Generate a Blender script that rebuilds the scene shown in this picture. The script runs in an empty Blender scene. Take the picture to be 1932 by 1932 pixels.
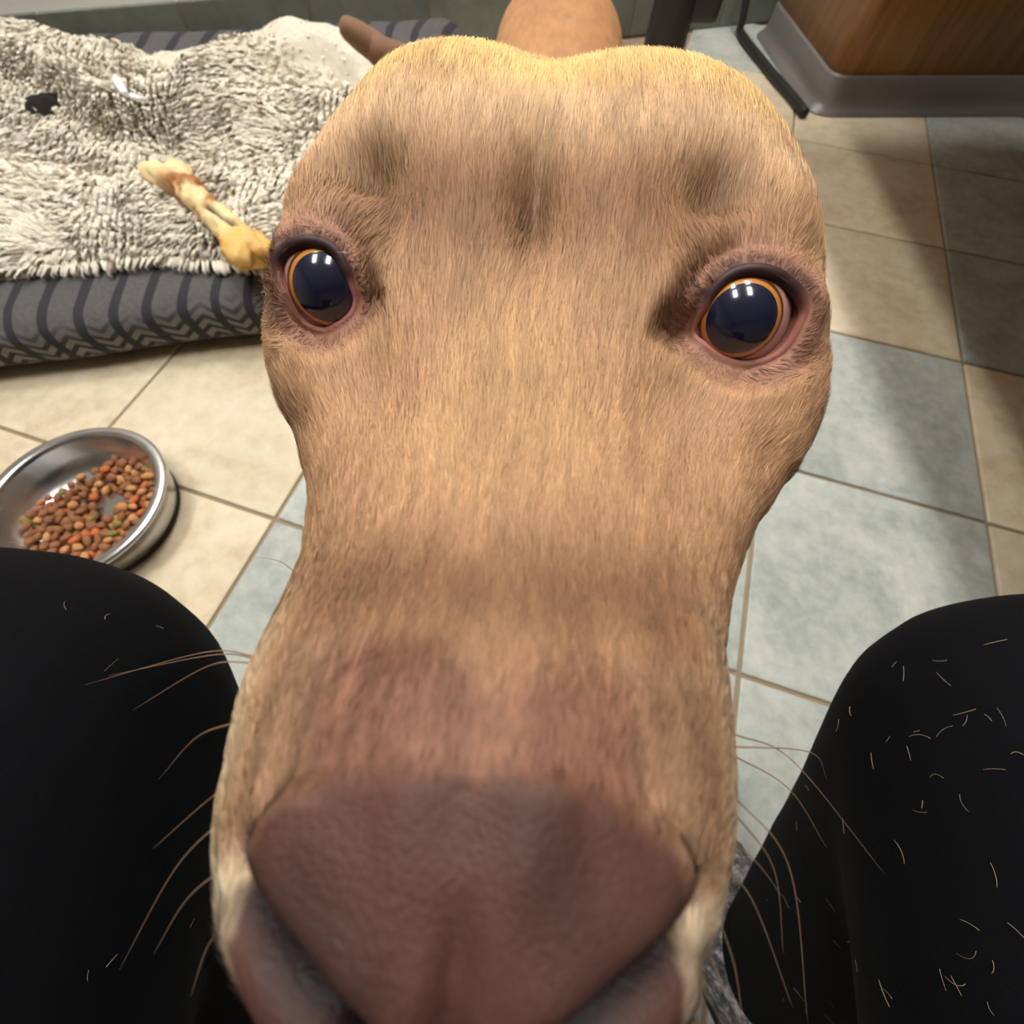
import bpy, bmesh, math, random
import numpy as np
from mathutils import Vector, Matrix

# ------------------------------------------------------------------ scene, camera, light set-up
scn = bpy.context.scene
COL = scn.collection
rng = np.random.default_rng(7)
random.seed(7)

F = 800.0                                   # focal length in pixels of a 1932 px frame
TH, RO, H = math.radians(65.41), math.radians(2.35), 0.57
_c, _s = math.cos(RO), math.sin(RO)
_D = np.array([0, -math.sin(TH), -math.cos(TH)])
_X = np.array([1.0, 0, 0])
FW = np.array([0, math.cos(TH), -math.sin(TH)])
RT = _c * _X - _s * _D
DN = _s * _X + _c * _D
CAM = np.array([0, 0, H])


def ray(u, v):
    return (u - 966) / F * RT + (v - 966) / F * DN + FW


def onz(u, v, z):                            # point of the place on the level z
    d = ray(u, v)
    return CAM + d * ((z - H) / d[2])


def att(u, v, t):                            # point of the place at depth t
    return CAM + t * ray(u, v)


cam_data = bpy.data.cameras.new('camera')
cam_data.sensor_fit = 'HORIZONTAL'
cam_data.sensor_width = 36.0
cam_data.lens = 36.0 * F / 1932.0
cam_data.clip_start = 0.002
cam_data.dof.use_dof = True
cam_data.dof.focus_distance = 0.11
cam_data.dof.aperture_fstop = 17.5
cam = bpy.data.objects.new('camera', cam_data)
COL.objects.link(cam)
cam.matrix_world = Matrix(((RT[0], -DN[0], -FW[0], 0), (RT[1], -DN[1], -FW[1], 0), (RT[2], -DN[2], -FW[2], H), (0, 0, 0, 1)))
scn.camera = cam

scn.view_settings.view_transform = 'Standard'
scn.view_settings.look = 'None'
scn.view_settings.gamma = 1.0
scn.view_settings.exposure = 0.0
scn.view_settings.use_curve_mapping = False
LIGHT_STRENGTH = 38.0                        # ceiling diffusers

world = bpy.data.worlds.new('world')
scn.world = world
world.use_nodes = True
world.node_tree.nodes['Background'].inputs[0].default_value = (0.8, 0.85, 0.9, 1)
world.node_tree.nodes['Background'].inputs[1].default_value = 0.25


# ------------------------------------------------------------------ helpers
def lin(r, g, b):
    o = []
    for x in (r, g, b):
        x /= 255.0
        o.append(x / 12.92 if x <= 0.04045 else ((x + 0.055) / 1.055) ** 2.4)
    return o


def tag(o, label=None, cat=None, group=None, kind=None):
    if label: o['label'] = label
    if cat: o['category'] = cat
    if group: o['group'] = group
    if kind: o['kind'] = kind
    return o


def empty(name, loc=(0, 0, 0)):
    o = bpy.data.objects.new(name, None)
    o.empty_display_size = 0.05
    o.location = loc
    COL.objects.link(o)
    return o


def obj(name, me, mat=None, parent=None):
    o = bpy.data.objects.new(name, me)
    COL.objects.link(o)
    if mat is not None and len(me.materials) == 0:
        me.materials.append(mat)
    if parent is not None:
        o.parent = parent
        o.matrix_parent_inverse = Matrix.Translation(-Vector(parent.location))
    return o


def np_mesh(name, verts, faces, smooth=True):
    """verts (n,3) array; faces = list of (m,k) int arrays"""
    me = bpy.data.meshes.new(name)
    verts = np.asarray(verts, np.float32)
    if not isinstance(faces, list): faces = [faces]
    faces = [np.asarray(f, np.int32) for f in faces if len(f)]
    me.vertices.add(len(verts))
    me.vertices.foreach_set('co', verts.ravel())
    nl = sum(f.size for f in faces)
    nf = sum(len(f) for f in faces)
    me.loops.add(nl)
    me.loops.foreach_set('vertex_index', np.concatenate([f.ravel() for f in faces]))
    me.polygons.add(nf)
    tot = np.concatenate([np.full(len(f), f.shape[1], np.int32) for f in faces])
    st = np.concatenate([[0], np.cumsum(tot)[:-1]]).astype(np.int32)
    me.polygons.foreach_set('loop_start', st)
    if smooth: me.polygons.foreach_set('use_smooth', np.ones(nf, bool))
    me.update(calc_edges=True)
    if nf < 50000: me.validate()
    return me


def attr_color(me, cols, name='col'):
    a = me.attributes.new(name, 'FLOAT_COLOR', 'POINT')
    c = np.ones((len(cols), 4), np.float32)
    c[:, :3] = cols
    a.data.foreach_set('color', c.ravel())


def attr_vec(me, v, name='nrm'):
    a = me.attributes.new(name, 'FLOAT_VECTOR', 'POINT')
    a.data.foreach_set('vector', np.asarray(v, np.float32).ravel())


def grid_faces(ni, nj, close_j=False, off=0):
    i = np.arange(ni - 1)[:, None]
    j = np.arange(nj if close_j else nj - 1)[None, :]
    j2 = (j + 1) % nj
    a = i * nj + j; b = i * nj + j2; c = (i + 1) * nj + j2; d = (i + 1) * nj + j
    return np.stack([a, b, c, d], -1).reshape(-1, 4) + off


def tube_arrays(pts, rad, n=16, cap=True, up=None):
    pts = np.asarray(pts, float); rad = np.broadcast_to(np.asarray(rad, float), (len(pts),))
    tan = np.gradient(pts, axis=0); tan /= np.linalg.norm(tan, axis=1)[:, None] + 1e-12
    ref = np.array([0, 0, 1.0]) if up is None else np.asarray(up, float)
    if abs(tan[0] @ ref) > 0.9: ref = np.array([1.0, 0, 0])
    V = []
    s = np.cross(tan[0], ref); s /= np.linalg.norm(s)
    for p, t, r in zip(pts, tan, rad):
        s = s - t * (s @ t); s /= np.linalg.norm(s)
        b = np.cross(t, s)
        an = np.linspace(0, 2 * np.pi, n, endpoint=False)
        V.append(p + r * (np.cos(an)[:, None] * s + np.sin(an)[:, None] * b))
    V = np.concatenate(V)
    Fq = grid_faces(len(pts), n, True)
    tri = np.zeros((0, 3), int)
    if cap:
        k = len(V)
        V = np.concatenate([V, pts[:1], pts[-1:]])
        j = np.arange(n)
        t0 = np.stack([np.full(n, k), (j + 1) % n, j], -1)
        e = (len(pts) - 1) * n
        t1 = np.stack([np.full(n, k + 1), e + j, e + (j + 1) % n], -1)
        tri = np.concatenate([t0, t1])
    return V, Fq, tri


def tube_mesh(name, pts, rad, n=16, cap=True):
    V, q, t = tube_arrays(pts, rad, n, cap)
    return np_mesh(name, V, [q, t] if len(t) else [q])


def join_arrays(parts):
    V, Q, T = [], [], []
    off = 0
    for v, q, t in parts:
        V.append(v); Q.append(np.asarray(q, int).reshape(-1, 4) + off); T.append(np.asarray(t, int).reshape(-1, 3) + off)
        off += len(v)
    return np.concatenate(V), np.concatenate(Q), np.concatenate(T)


def spline(pts, n):
    """Catmull-Rom through points"""
    P = np.asarray(pts, float)
    P = np.concatenate([[2 * P[0] - P[1]], P, [2 * P[-1] - P[-2]]])
    m = len(P) - 3
    out = []
    for t in np.linspace(0, m - 1e-9, n):
        i = int(t); f = t - i
        a, b, c, d = P[i:i + 4]
        out.append(0.5 * (2 * b + (c - a) * f + (2 * a - 5 * b + 4 * c - d) * f * f + (3 * b - a - 3 * c + d) * f ** 3))
    return np.array(out)


def lathe_arrays(prof, n=96):
    prof = np.asarray(prof, float)
    an = np.linspace(0, 2 * np.pi, n, endpoint=False)
    V = np.stack([prof[:, 0][:, None] * np.cos(an), prof[:, 0][:, None] * np.sin(an), np.repeat(prof[:, 1][:, None], n, 1)], -1).reshape(-1, 3)
    return V, grid_faces(len(prof), n, True)


def box_arrays(lo, hi):
    x0, y0, z0 = lo; x1, y1, z1 = hi
    V = np.array([(x0, y0, z0), (x1, y0, z0), (x1, y1, z0), (x0, y1, z0), (x0, y0, z1), (x1, y0, z1), (x1, y1, z1), (x0, y1, z1)], float)
    Q = np.array([(0, 3, 2, 1), (4, 5, 6, 7), (0, 1, 5, 4), (1, 2, 6, 5), (2, 3, 7, 6), (3, 0, 4, 7)])
    return V, Q


def bevel_box(name, lo, hi, bev=0.003, seg=2):
    V, Q = box_arrays(lo, hi)
    bm = bmesh.new()
    vs = [bm.verts.new(v) for v in V]
    for q in Q: bm.faces.new([vs[i] for i in q])
    bmesh.ops.bevel(bm, geom=bm.edges[:] + bm.verts[:], offset=bev, segments=seg, affect='EDGES', profile=0.5)
    me = bpy.data.meshes.new(name)
    bm.to_mesh(me); bm.free()
    for p in me.polygons: p.use_smooth = False
    return me


def vnoise(P, seed=0):
    """value noise -1..1 for (n,3) points"""
    P = np.asarray(P, float)
    i = np.floor(P).astype(np.int64); f = P - i
    f = f * f * (3 - 2 * f)
    def h(a, b, c):
        n = (a * 374761393 + b * 668265263 + c * 2147483647 + seed * 974634777) & 0xFFFFFFFF
        n = ((n ^ (n >> 13)) * 1274126177) & 0xFFFFFFFF
        n = (n ^ (n >> 16)) & 0xFFFF
        return n / 32767.5 - 1
    r = 0
    for dx in (0, 1):
        for dy in (0, 1):
            for dz in (0, 1):
                w = (f[:, 0] if dx else 1 - f[:, 0]) * (f[:, 1] if dy else 1 - f[:, 1]) * (f[:, 2] if dz else 1 - f[:, 2])
                r = r + w * h(i[:, 0] + dx, i[:, 1] + dy, i[:, 2] + dz)
    return r


def fbm(P, seed=0, oct=3):
    r = 0; a = 1; tot = 0
    for k in range(oct):
        r = r + a * vnoise(np.asarray(P) * 2 ** k, seed + k * 13); tot += a; a *= 0.5
    return r / tot


def sstep(a, b, x):
    t = np.clip((x - a) / (b - a), 0, 1)
    return t * t * (3 - 2 * t)


# ------------------------------------------------------------------ materials
class NT:
    def __init__(self, name):
        self.m = bpy.data.materials.new(name)
        self.m.use_nodes = True
        self.t = self.m.node_tree
        self.b = self.t.nodes['Principled BSDF']

    def n(self, typ, **kw):
        nd = self.t.nodes.new(typ)
        for k, v in kw.items(): setattr(nd, k, v)
        return nd

    def l(self, a, b): self.t.links.new(a, b)

    def setv(self, **kw):
        for k, v in kw.items(): self.b.inputs[k.replace('_', ' ')].default_value = v
        return self

    def math(self, op, a, b=None, c=None):
        nd = self.n('ShaderNodeMath', operation=op)
        for i, x in enumerate((a, b, c)):
            if x is None: continue
            if isinstance(x, (int, float)): nd.inputs[i].default_value = x
            else: self.l(x, nd.inputs[i])
        return nd.outputs[0]

    def mix(self, fac, a, b):
        nd = self.n('ShaderNodeMix', data_type='RGBA')
        for s, x in ((0, fac), (6, a), (7, b)):
            if isinstance(x, (int, float)): nd.inputs[s].default_value = x
            elif isinstance(x, (list, tuple)): nd.inputs[s].default_value = (*x[:3], 1)
            else: self.l(x, nd.inputs[s])
        return nd.outputs[2]

    def noise(self, scale, detail=4, rough=0.55, vec=None, dist=0.0):
        nd = self.n('ShaderNodeTexNoise')
        nd.inputs['Scale'].default_value = scale; nd.inputs['Detail'].default_value = detail
        nd.inputs['Roughness'].default_value = rough; nd.inputs['Distortion'].default_value = dist
        if vec is not None: self.l(vec, nd.inputs['Vector'])
        return nd.outputs['Fac']

    def ramp(self, fac, stops):
        nd = self.n('ShaderNodeValToRGB')
        self.l(fac, nd.inputs[0])
        e = nd.color_ramp.elements
        while len(e) < len(stops): e.new(0.5)
        for x, (p, c) in zip(e, stops):
            x.position = p; x.color = (*c[:3], 1)
        return nd.outputs[0]

    def bump(self, h, strength=0.3, dist=0.001):
        nd = self.n('ShaderNodeBump')
        nd.inputs['Strength'].default_value = strength; nd.inputs['Distance'].default_value = dist
        self.l(h, nd.inputs['Height'])
        self.l(nd.outputs[0], self.b.inputs['Normal'])

    def color(self, c): self.l(c, self.b.inputs['Base Color'])


def plain(name, rgb, rough=0.5, metal=0.0, var=0.12, scale=40.0, bump=0.0):
    N = NT(name)
    g = N.n('ShaderNodeNewGeometry')
    f = N.noise(scale, vec=g.outputs['Position'])
    c = lin(*rgb)
    N.color(N.mix(f, [x * (1 - var) for x in c], [min(1, x * (1 + var)) for x in c]))
    N.setv(Roughness=rough, Metallic=metal)
    if bump: N.bump(f, bump)
    return N.m


def tile_mat(name, ca, cb, cc, sc=1.0):
    N = NT(name)
    tc = N.n('ShaderNodeTexCoord'); oi = N.n('ShaderNodeObjectInfo')
    add = N.n('ShaderNodeVectorMath', operation='MULTIPLY_ADD')
    N.l(oi.outputs['Random'], add.inputs[0]); add.inputs[1].default_value = (37, 19, 11); N.l(tc.outputs['Object'], add.inputs[2])
    v = add.outputs[0]
    f1 = N.noise(6 * sc, 5, 0.6, v, 0.6); f2 = N.noise(38 * sc, 4, 0.6, v, 0.3)
    f = N.math('ADD', N.math('MULTIPLY', f1, 0.62), N.math('MULTIPLY', f2, 0.42))
    col = N.ramp(f, [(0.36, lin(*ca)), (0.52, lin(*cb)), (0.68, lin(*cc))])
    tint = N.math('ADD', N.math('MULTIPLY', oi.outputs['Random'], 0.14), 0.93)
    hs = N.n('ShaderNodeHueSaturation'); N.l(col, hs.inputs['Color']); N.l(tint, hs.inputs['Value'])
    N.color(hs.outputs[0])
    N.setv(Roughness=0.56)
    N.bump(f, 0.25, 0.002)
    return N.m


M = {}
M['grout'] = plain('grout', (150, 132, 108), 0.9, var=0.15, scale=60)
M['beige'] = tile_mat('beige_tile', (198, 180, 150), (220, 205, 176), (232, 220, 198))
M['slate'] = tile_mat('slate_tile', (152, 158, 152), (178, 184, 178), (200, 203, 194), 1.4)
M['walltile'] = tile_mat('wall_tile', (98, 102, 92), (112, 116, 106), (124, 126, 118))
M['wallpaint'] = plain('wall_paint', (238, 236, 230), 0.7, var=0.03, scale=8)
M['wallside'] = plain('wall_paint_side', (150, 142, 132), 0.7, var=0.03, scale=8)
M['ceil'] = plain('ceiling_paint', (190, 187, 180), 0.8, var=0.02, scale=8)
M['black'] = plain('black_plastic', (22, 21, 20), 0.45, var=0.2, scale=60)
M['holedark'] = plain('hole_dark', (30, 27, 28), 0.95, var=0.4, scale=160, bump=0.6)  # near-black tone that paints the shade of the blanket hole
M['rubber'] = plain('black_rubber', (26, 25, 24), 0.6, var=0.2, scale=90)
M['fixture'] = plain('white_metal', (230, 230, 230), 0.4, var=0.02)

N = NT('light_diffuser')
N.setv(Roughness=0.5); N.b.inputs['Base Color'].default_value = (0.9, 0.9, 0.9, 1)
N.b.inputs['Emission Color'].default_value = (1.0, 0.97, 0.92, 1)
N.b.inputs['Emission Strength'].default_value = LIGHT_STRENGTH
M['light'] = N.m

N = NT('brushed_steel')
g = N.n('ShaderNodeNewGeometry'); f = N.noise(25, 2, 0.5, g.outputs['Position'])
N.color(N.mix(f, (0.66, 0.66, 0.68), (0.74, 0.74, 0.75))); N.setv(Metallic=1.0)
N.l(N.math('ADD', N.math('MULTIPLY', f, 0.08), 0.22), N.b.inputs['Roughness'])
M['steel'] = N.m

N = NT('oak_laminate')
tc = N.n('ShaderNodeTexCoord'); mp = N.n('ShaderNodeMapping'); mp.inputs['Scale'].default_value = (9, 9, 0.8)
N.l(tc.outputs['Object'], mp.inputs[0])
f = N.noise(4, 5, 0.6, mp.outputs[0], 0.8); f2 = N.noise(30, 3, 0.6, mp.outputs[0])
N.color(N.ramp(N.math('ADD', N.math('MULTIPLY', f, 0.75), N.math('MULTIPLY', f2, 0.25)), [(0.3, lin(112, 76, 34)), (0.5, lin(142, 98, 46)), (0.7, lin(166, 122, 64))]))
N.setv(Roughness=0.32); M['wood'] = N.m
M['covebase'] = plain('vinyl_cove_base', (116, 111, 108), 0.28, var=0.06, scale=12)

N = NT('chevron_fabric')                     # dark dog bed with printed chevron columns
uv = N.n('ShaderNodeUVMap'); sx = N.n('ShaderNodeSeparateXYZ'); N.l(uv.outputs[0], sx.inputs[0])
U, V_ = sx.outputs[0], sx.outputs[1]
geo = N.n('ShaderNodeNewGeometry')
wob = N.math('MULTIPLY', N.math('SUBTRACT', N.noise(7, 2, 0.5, geo.outputs['Position']), 0.5), 0.5)
up = N.math('ADD', N.math('DIVIDE', U, 0.050), wob)
fr = N.math('FRACT', up); co = N.math('FLOOR', up)
tri = N.math('ABSOLUTE', N.math('SUBTRACT', fr, 0.5))
sg = N.math('SUBTRACT', N.math('MULTIPLY', N.math('FLOORED_MODULO', co, 2.0), 2.0), 1.0)
sl = N.math('ADD', N.math('DIVIDE', V_, 0.0185), N.math('MULTIPLY', N.math('MULTIPLY', tri, sg), 1.9))
st = N.math('LESS_THAN', N.math('FRACT', sl), 0.55)
band = N.math('LESS_THAN', tri, 0.355)
worn = N.n('ShaderNodeMapRange'); worn.inputs[1].default_value = 0.055; worn.inputs[2].default_value = 0.10
N.l(N.math('ADD', V_, N.math('MULTIPLY', wob, 0.08)), worn.inputs[0])
grain = N.noise(160, 3, 0.6, geo.outputs['Position'])
lt = N.mix(grain, lin(100, 98, 98), lin(138, 136, 134))
dk = N.mix(grain, lin(36, 36, 42), lin(52, 52, 58))
md = N.mix(grain, lin(70, 70, 72), lin(98, 96, 96))
colm = N.mix(st, dk, lt)
colm = N.mix(worn.outputs[0], colm, md)
N.color(N.mix(band, dk, colm)); N.setv(Roughness=0.9); N.bump(grain, 0.5, 0.002)
M['bed'] = N.m


def attr_mat(name, rough=0.6, nrm=False, sheen=0.0, coat=0.0, noise_scale=None, spec=0.3, bump=0.0, bdist=0.0006, nvar=0.25):
    N = NT(name)
    a = N.n('ShaderNodeAttribute', attribute_name='col')
    c = a.outputs['Color']
    if noise_scale:
        g = N.n('ShaderNodeNewGeometry'); f = N.noise(noise_scale, 4, 0.6, g.outputs['Position'])
        hs = N.n('ShaderNodeHueSaturation'); N.l(c, hs.inputs['Color'])
        N.l(N.math('ADD', N.math('MULTIPLY', f, nvar * 2), 1 - nvar), hs.inputs['Value']); c = hs.outputs[0]
        if bump: N.bump(f, bump, bdist)
    N.color(c)
    N.setv(Roughness=rough)
    N.b.inputs['Specular IOR Level'].default_value = spec
    if sheen: N.b.inputs['Sheen Weight'].default_value = sheen
    if coat: N.b.inputs['Coat Weight'].default_value = coat; N.b.inputs['Coat Roughness'].default_value = 0.25
    if nrm:
        v = N.n('ShaderNodeAttribute', attribute_name='nrm')
        N.l(v.outputs['Vector'], N.b.inputs['Normal'])
    return N.m


M['skin'] = attr_mat('dog_skin', 0.62, noise_scale=900, spec=0.25, bump=0.35, bdist=0.0004, nvar=0.12)
M['fur'] = attr_mat('dog_fur', 0.55, nrm=True, spec=0.22)
M['pile'] = attr_mat('blanket_pile', 0.9, spec=0.08)
M['blanket'] = attr_mat('blanket_cloth', 0.95, noise_scale=120, spec=0.05, bump=0.4, bdist=0.003)
M['bone'] = attr_mat('bone', 0.5, noise_scale=150, spec=0.3, bump=0.4, bdist=0.003, nvar=0.15)
M['whisker'] = plain('whisker', (150, 118, 92), 0.4)
M['lint'] = plain('shed_hair', (164, 142, 112), 0.6)


def eye_mat(name, rgb, var=0.1, scale=600.0, coat=1.0, rough=0.3):
    N = NT(name)
    g = N.n('ShaderNodeNewGeometry'); f = N.noise(scale, 4, 0.6, g.outputs['Position'])
    c = lin(*rgb)
    N.color(N.mix(f, [x * (1 - var) for x in c], [min(1, x * (1 + var)) for x in c]))
    N.setv(Roughness=rough)
    N.b.inputs['Coat Weight'].default_value = coat; N.b.inputs['Coat Roughness'].default_value = 0.03
    return N.m


M['sclera'] = eye_mat('sclera', (200, 150, 142), 0.14)
M['iris'] = eye_mat('iris', (196, 128, 46), 0.3, 1500)
M['limbus'] = eye_mat('limbus', (92, 52, 32), 0.2)
M['pupil'] = eye_mat('pupil', (22, 28, 54), 0.25, 120, rough=0.15)
M['lid'] = attr_mat('eyelid_margin', 0.5, spec=0.3)

N = NT('black_trouser')
g = N.n('ShaderNodeNewGeometry'); f = N.noise(700, 3, 0.6, g.outputs['Position'])
N.color(N.mix(f, lin(7, 7, 10), lin(15, 15, 20))); N.setv(Roughness=0.85)
N.b.inputs['Specular IOR Level'].default_value = 0.1
N.bump(f, 0.3, 0.0006); M['trouser'] = N.m

N = NT('heather_slipper')
g = N.n('ShaderNodeNewGeometry'); f = N.noise(90, 5, 0.75, g.outputs['Position'])
N.color(N.ramp(f, [(0.38, lin(58, 58, 62)), (0.5, lin(120, 118, 124)), (0.62, lin(206, 202, 206))])); N.setv(Roughness=0.95)
N.bump(f, 1.0, 0.004); M['slipper'] = N.m

# ------------------------------------------------------------------ setting: floor, walls, ceiling
PS = 0.5854 * H                              # tile pitch, metres
YAW = math.radians(16.23)
E1 = np.array([math.cos(YAW), -math.sin(YAW)]); E2 = np.array([math.sin(YAW), math.cos(YAW)])
G0 = (E1 * 1.81383 + E2 * 1.3852) * PS       # tile corner (0,0)


WA = math.radians(17.9)                      # back wall direction
WU = np.array([math.cos(WA), math.sin(WA)]); WV = np.array([-math.sin(WA), math.cos(WA)])
W0 = np.array([-1.147, 1.410])
ROOM_L, ROOM_R, ROOM_D = -1.6, 3.6, 4.6     # along the wall, and towards the viewer


def room(u, v): return W0 + WU * u + WV * v


def slab(name, pts, z0, z1, mat):
    n = len(pts)
    V = np.array([(p[0], p[1], z0) for p in pts] + [(p[0], p[1], z1) for p in pts])
    bm = bmesh.new(); vs = [bm.verts.new(v) for v in V]
    bm.faces.new(vs[:n][::-1]); bm.faces.new(vs[n:])
    for i in range(n): bm.faces.new((vs[i], vs[(i + 1) % n], vs[n + (i + 1) % n], vs[n + i]))
    me = bpy.data.meshes.new(name); bm.to_mesh(me); bm.free()
    return tag(obj(name, me, mat), kind='structure')


corners = [room(ROOM_L, 0.0), room(ROOM_L, -ROOM_D), room(ROOM_R, -ROOM_D), room(ROOM_R, 0.0)]
floor = slab('floor', corners, -0.05, -0.004, M['grout'])
half = PS / 2 - 0.0028
tile_me = bevel_box('tile', (-half, -half, -0.0075), (half, half, 0.0), 0.0022, 2)
tile_me2 = tile_me.copy()
tile_me.materials.append(M['beige']); tile_me2.materials.append(M['slate'])
SLATE = {(0, 1), (0, 2), (-1, 0), (-1, -1), (-1, -2), (-2, -1), (-2, -2), (-2, 0), (-3, -1), (-3, -2), (-2, 1), (-3, -3), (-2, -3), (-1, -3),
         (0, 3), (-1, 4), (-2, 5), (0, 5), (-1, 5), (-2, 4), (1, 2), (2, 1), (1, 4), (-3, 3), (-4, 4), (-6, -4), (-5, -3)}
for i in range(-9, 8):
    for k in range(-9, 8):
        cpos = G0 + (E1 * (i + 0.5) + E2 * (k + 0.5)) * PS
        d = cpos - W0
        if not (ROOM_L + 0.25 < d @ WU < ROOM_R - 0.25 and -3.3 < d @ WV < -0.0): continue
        if np.hypot(*(cpos - np.array([0, 0.5]))) > 2.3: continue
        o = obj('tile', tile_me2 if (i, k) in SLATE else tile_me, None, floor)
        o.location = (cpos[0], cpos[1], 0); o.rotation_euler = (0, 0, -YAW)

TH_W = 0.12
wb = slab('wall_back', [room(ROOM_L - TH_W, 0.012), room(ROOM_R + TH_W, 0.012), room(ROOM_R + TH_W, TH_W), room(ROOM_L - TH_W, TH_W)], -0.05, 2.6, M['wallpaint'])
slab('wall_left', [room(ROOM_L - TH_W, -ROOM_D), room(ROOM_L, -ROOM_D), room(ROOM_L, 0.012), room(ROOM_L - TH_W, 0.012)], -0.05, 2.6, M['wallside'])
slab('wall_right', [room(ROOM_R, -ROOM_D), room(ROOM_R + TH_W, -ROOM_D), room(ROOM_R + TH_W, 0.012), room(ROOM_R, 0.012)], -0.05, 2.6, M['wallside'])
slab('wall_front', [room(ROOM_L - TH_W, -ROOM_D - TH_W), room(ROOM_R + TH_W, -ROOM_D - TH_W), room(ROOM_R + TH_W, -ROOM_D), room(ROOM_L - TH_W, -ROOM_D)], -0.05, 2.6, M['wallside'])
slab('ceiling', [room(ROOM_L - TH_W, TH_W), room(ROOM_L - TH_W, -ROOM_D - TH_W), room(ROOM_R + TH_W, -ROOM_D - TH_W), room(ROOM_R + TH_W, TH_W)], 2.6, 2.7, M['ceil'])
BW, BH = 0.303, 0.138                        # skirting tiles on the back wall
bme = bevel_box('skirting_tile', (0.0022, -0.0, 0.0), (BW - 0.0022, 0.0125, BH), 0.0018, 2)
bme.materials.append(M['walltile'])
for k in range(-6, 13):
    u0 = k * BW + 0.003
    if u0 < ROOM_L or u0 + BW > ROOM_R: continue
    p = room(u0, -0.001)
    o = obj('skirting_tile', bme, None, wb)
    o.location = (p[0], p[1], 0.002); o.rotation_euler = (0, 0, WA)
gp = slab('baseboard_back', [room(ROOM_L, 0.004), room(ROOM_R, 0.004), room(ROOM_R, 0.0118), room(ROOM_L, 0.0118)], 0.0, BH, M['grout'])

for (lx, ly, where) in ((-0.75, 0.42, 'above the steel bowl'), (0.25, 0.42, 'above the dog'), (-0.75, 1.4, 'above the blanket and bed'), (0.25, 1.4, 'over the black furniture leg')):
    r = empty('ceiling_light', (lx, ly, 2.52))
    tag(r, 'bright ceiling light panel in a white frame ' + where, 'ceiling light', 'ceiling lights')
    a = [box_arrays((lx - 0.16, ly - 0.36, 2.53), (lx - 0.135, ly + 0.36, 2.6)), box_arrays((lx + 0.135, ly - 0.36, 2.53), (lx + 0.16, ly + 0.36, 2.6)),
         box_arrays((lx - 0.135, ly - 0.36, 2.53), (lx + 0.135, ly - 0.335, 2.6)), box_arrays((lx - 0.135, ly + 0.335, 2.53), (lx + 0.135, ly + 0.36, 2.6))]
    v, q, t = join_arrays([(x[0], x[1], np.zeros((0, 3), int)) for x in a])
    obj('frame', np_mesh('frame', v, q, False), M['fixture'], r)
    v, q = box_arrays((lx - 0.134, ly - 0.334, 2.545), (lx + 0.134, ly + 0.334, 2.56))
    obj('diffuser', np_mesh('diffuser', v, q, False), M['light'], r)

# ------------------------------------------------------------------ cabinet with cove base, hose, black furniture leg
CA = math.radians(5.0)
CU = np.array([math.cos(CA), math.sin(CA)]); CV = np.array([-math.sin(CA), math.cos(CA)])
C0 = np.array([0.752, 1.452])


def rounded_path(inset, L=1.25, D=0.50, r=0.05, n=10):
    """plan outline of the cabinet: starts at back left, runs to the front left corner, along the front, then round"""
    pts = []
    for (cx, cy, a0) in ((r, r, math.pi), (L - r, r, 1.5 * math.pi), (L - r, D - r, 0), (r, D - r, 0.5 * math.pi)):
        for a in np.linspace(a0, a0 + math.pi / 2, n):
            x, y = cx + (r - inset) * math.cos(a), cy + (r - inset) * math.sin(a)
            pts.append(C0 + CU * x + CV * y)
    return np.array(pts)


def wrap_mesh(name, prof, mat, parent, closed_top=False):
    rings = []
    for ins, z in prof:
        P = rounded_path(ins)
        rings.append(np.column_stack([P, np.full(len(P), z)]))
    n = len(rings[0])
    V = np.concatenate(rings)
    bm_f = [grid_faces(len(rings), n, True)]
    me = np_mesh(name, V, bm_f, True)
    if closed_top:
        bm = bmesh.new(); bm.from_mesh(me); bm.verts.ensure_lookup_table()
        bm.faces.new([bm.verts[(len(rings) - 1) * n + j] for j in range(n)])
        bm.faces.new([bm.verts[j] for j in range(n)][::-1])
        bm.to_mesh(me); bm.free()
    return obj(name, me, mat, parent)


cab = empty('cabinet', (C0[0] + 0.6, C0[1] + 0.5, 0))
tag(cab, 'oak wood cabinet with a shiny grey cove base along the floor', 'cabinet')
wrap_mesh('body', [(0.012, 0.01), (0.012, 0.3), (0.012, 0.88)], M['wood'], cab, True)
wrap_mesh('cove_base', [(-0.016, 0.001), (-0.015, 0.004), (-0.006, 0.010), (0.002, 0.02), (0.005, 0.035), (0.006, 0.068), (0.008, 0.072), (0.0125, 0.073)], M['covebase'], cab)
wrap_mesh('worktop', [(-0.03, 0.88), (-0.032, 0.885), (-0.032, 0.912), (-0.03, 0.917), (0.0, 0.918)], M['fixture'], cab, True)

hp = [onz(u, v, 0.013) for u, v in ((1519, 214), (1496, 184), (1466, 150), (1436, 113), (1408, 78), (1396, 58))]
hp += [att(1399, 44, 1.285), att(1404, 22, 1.265), att(1409, -10, 1.24), att(1416, -60, 1.20)]
o = obj('hose', tube_mesh('hose', spline(hp, 60), 0.0105, 12), M['rubber'])
tag(o, 'black rubber hose running along the cabinet base and up the wall', 'hose')

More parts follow.
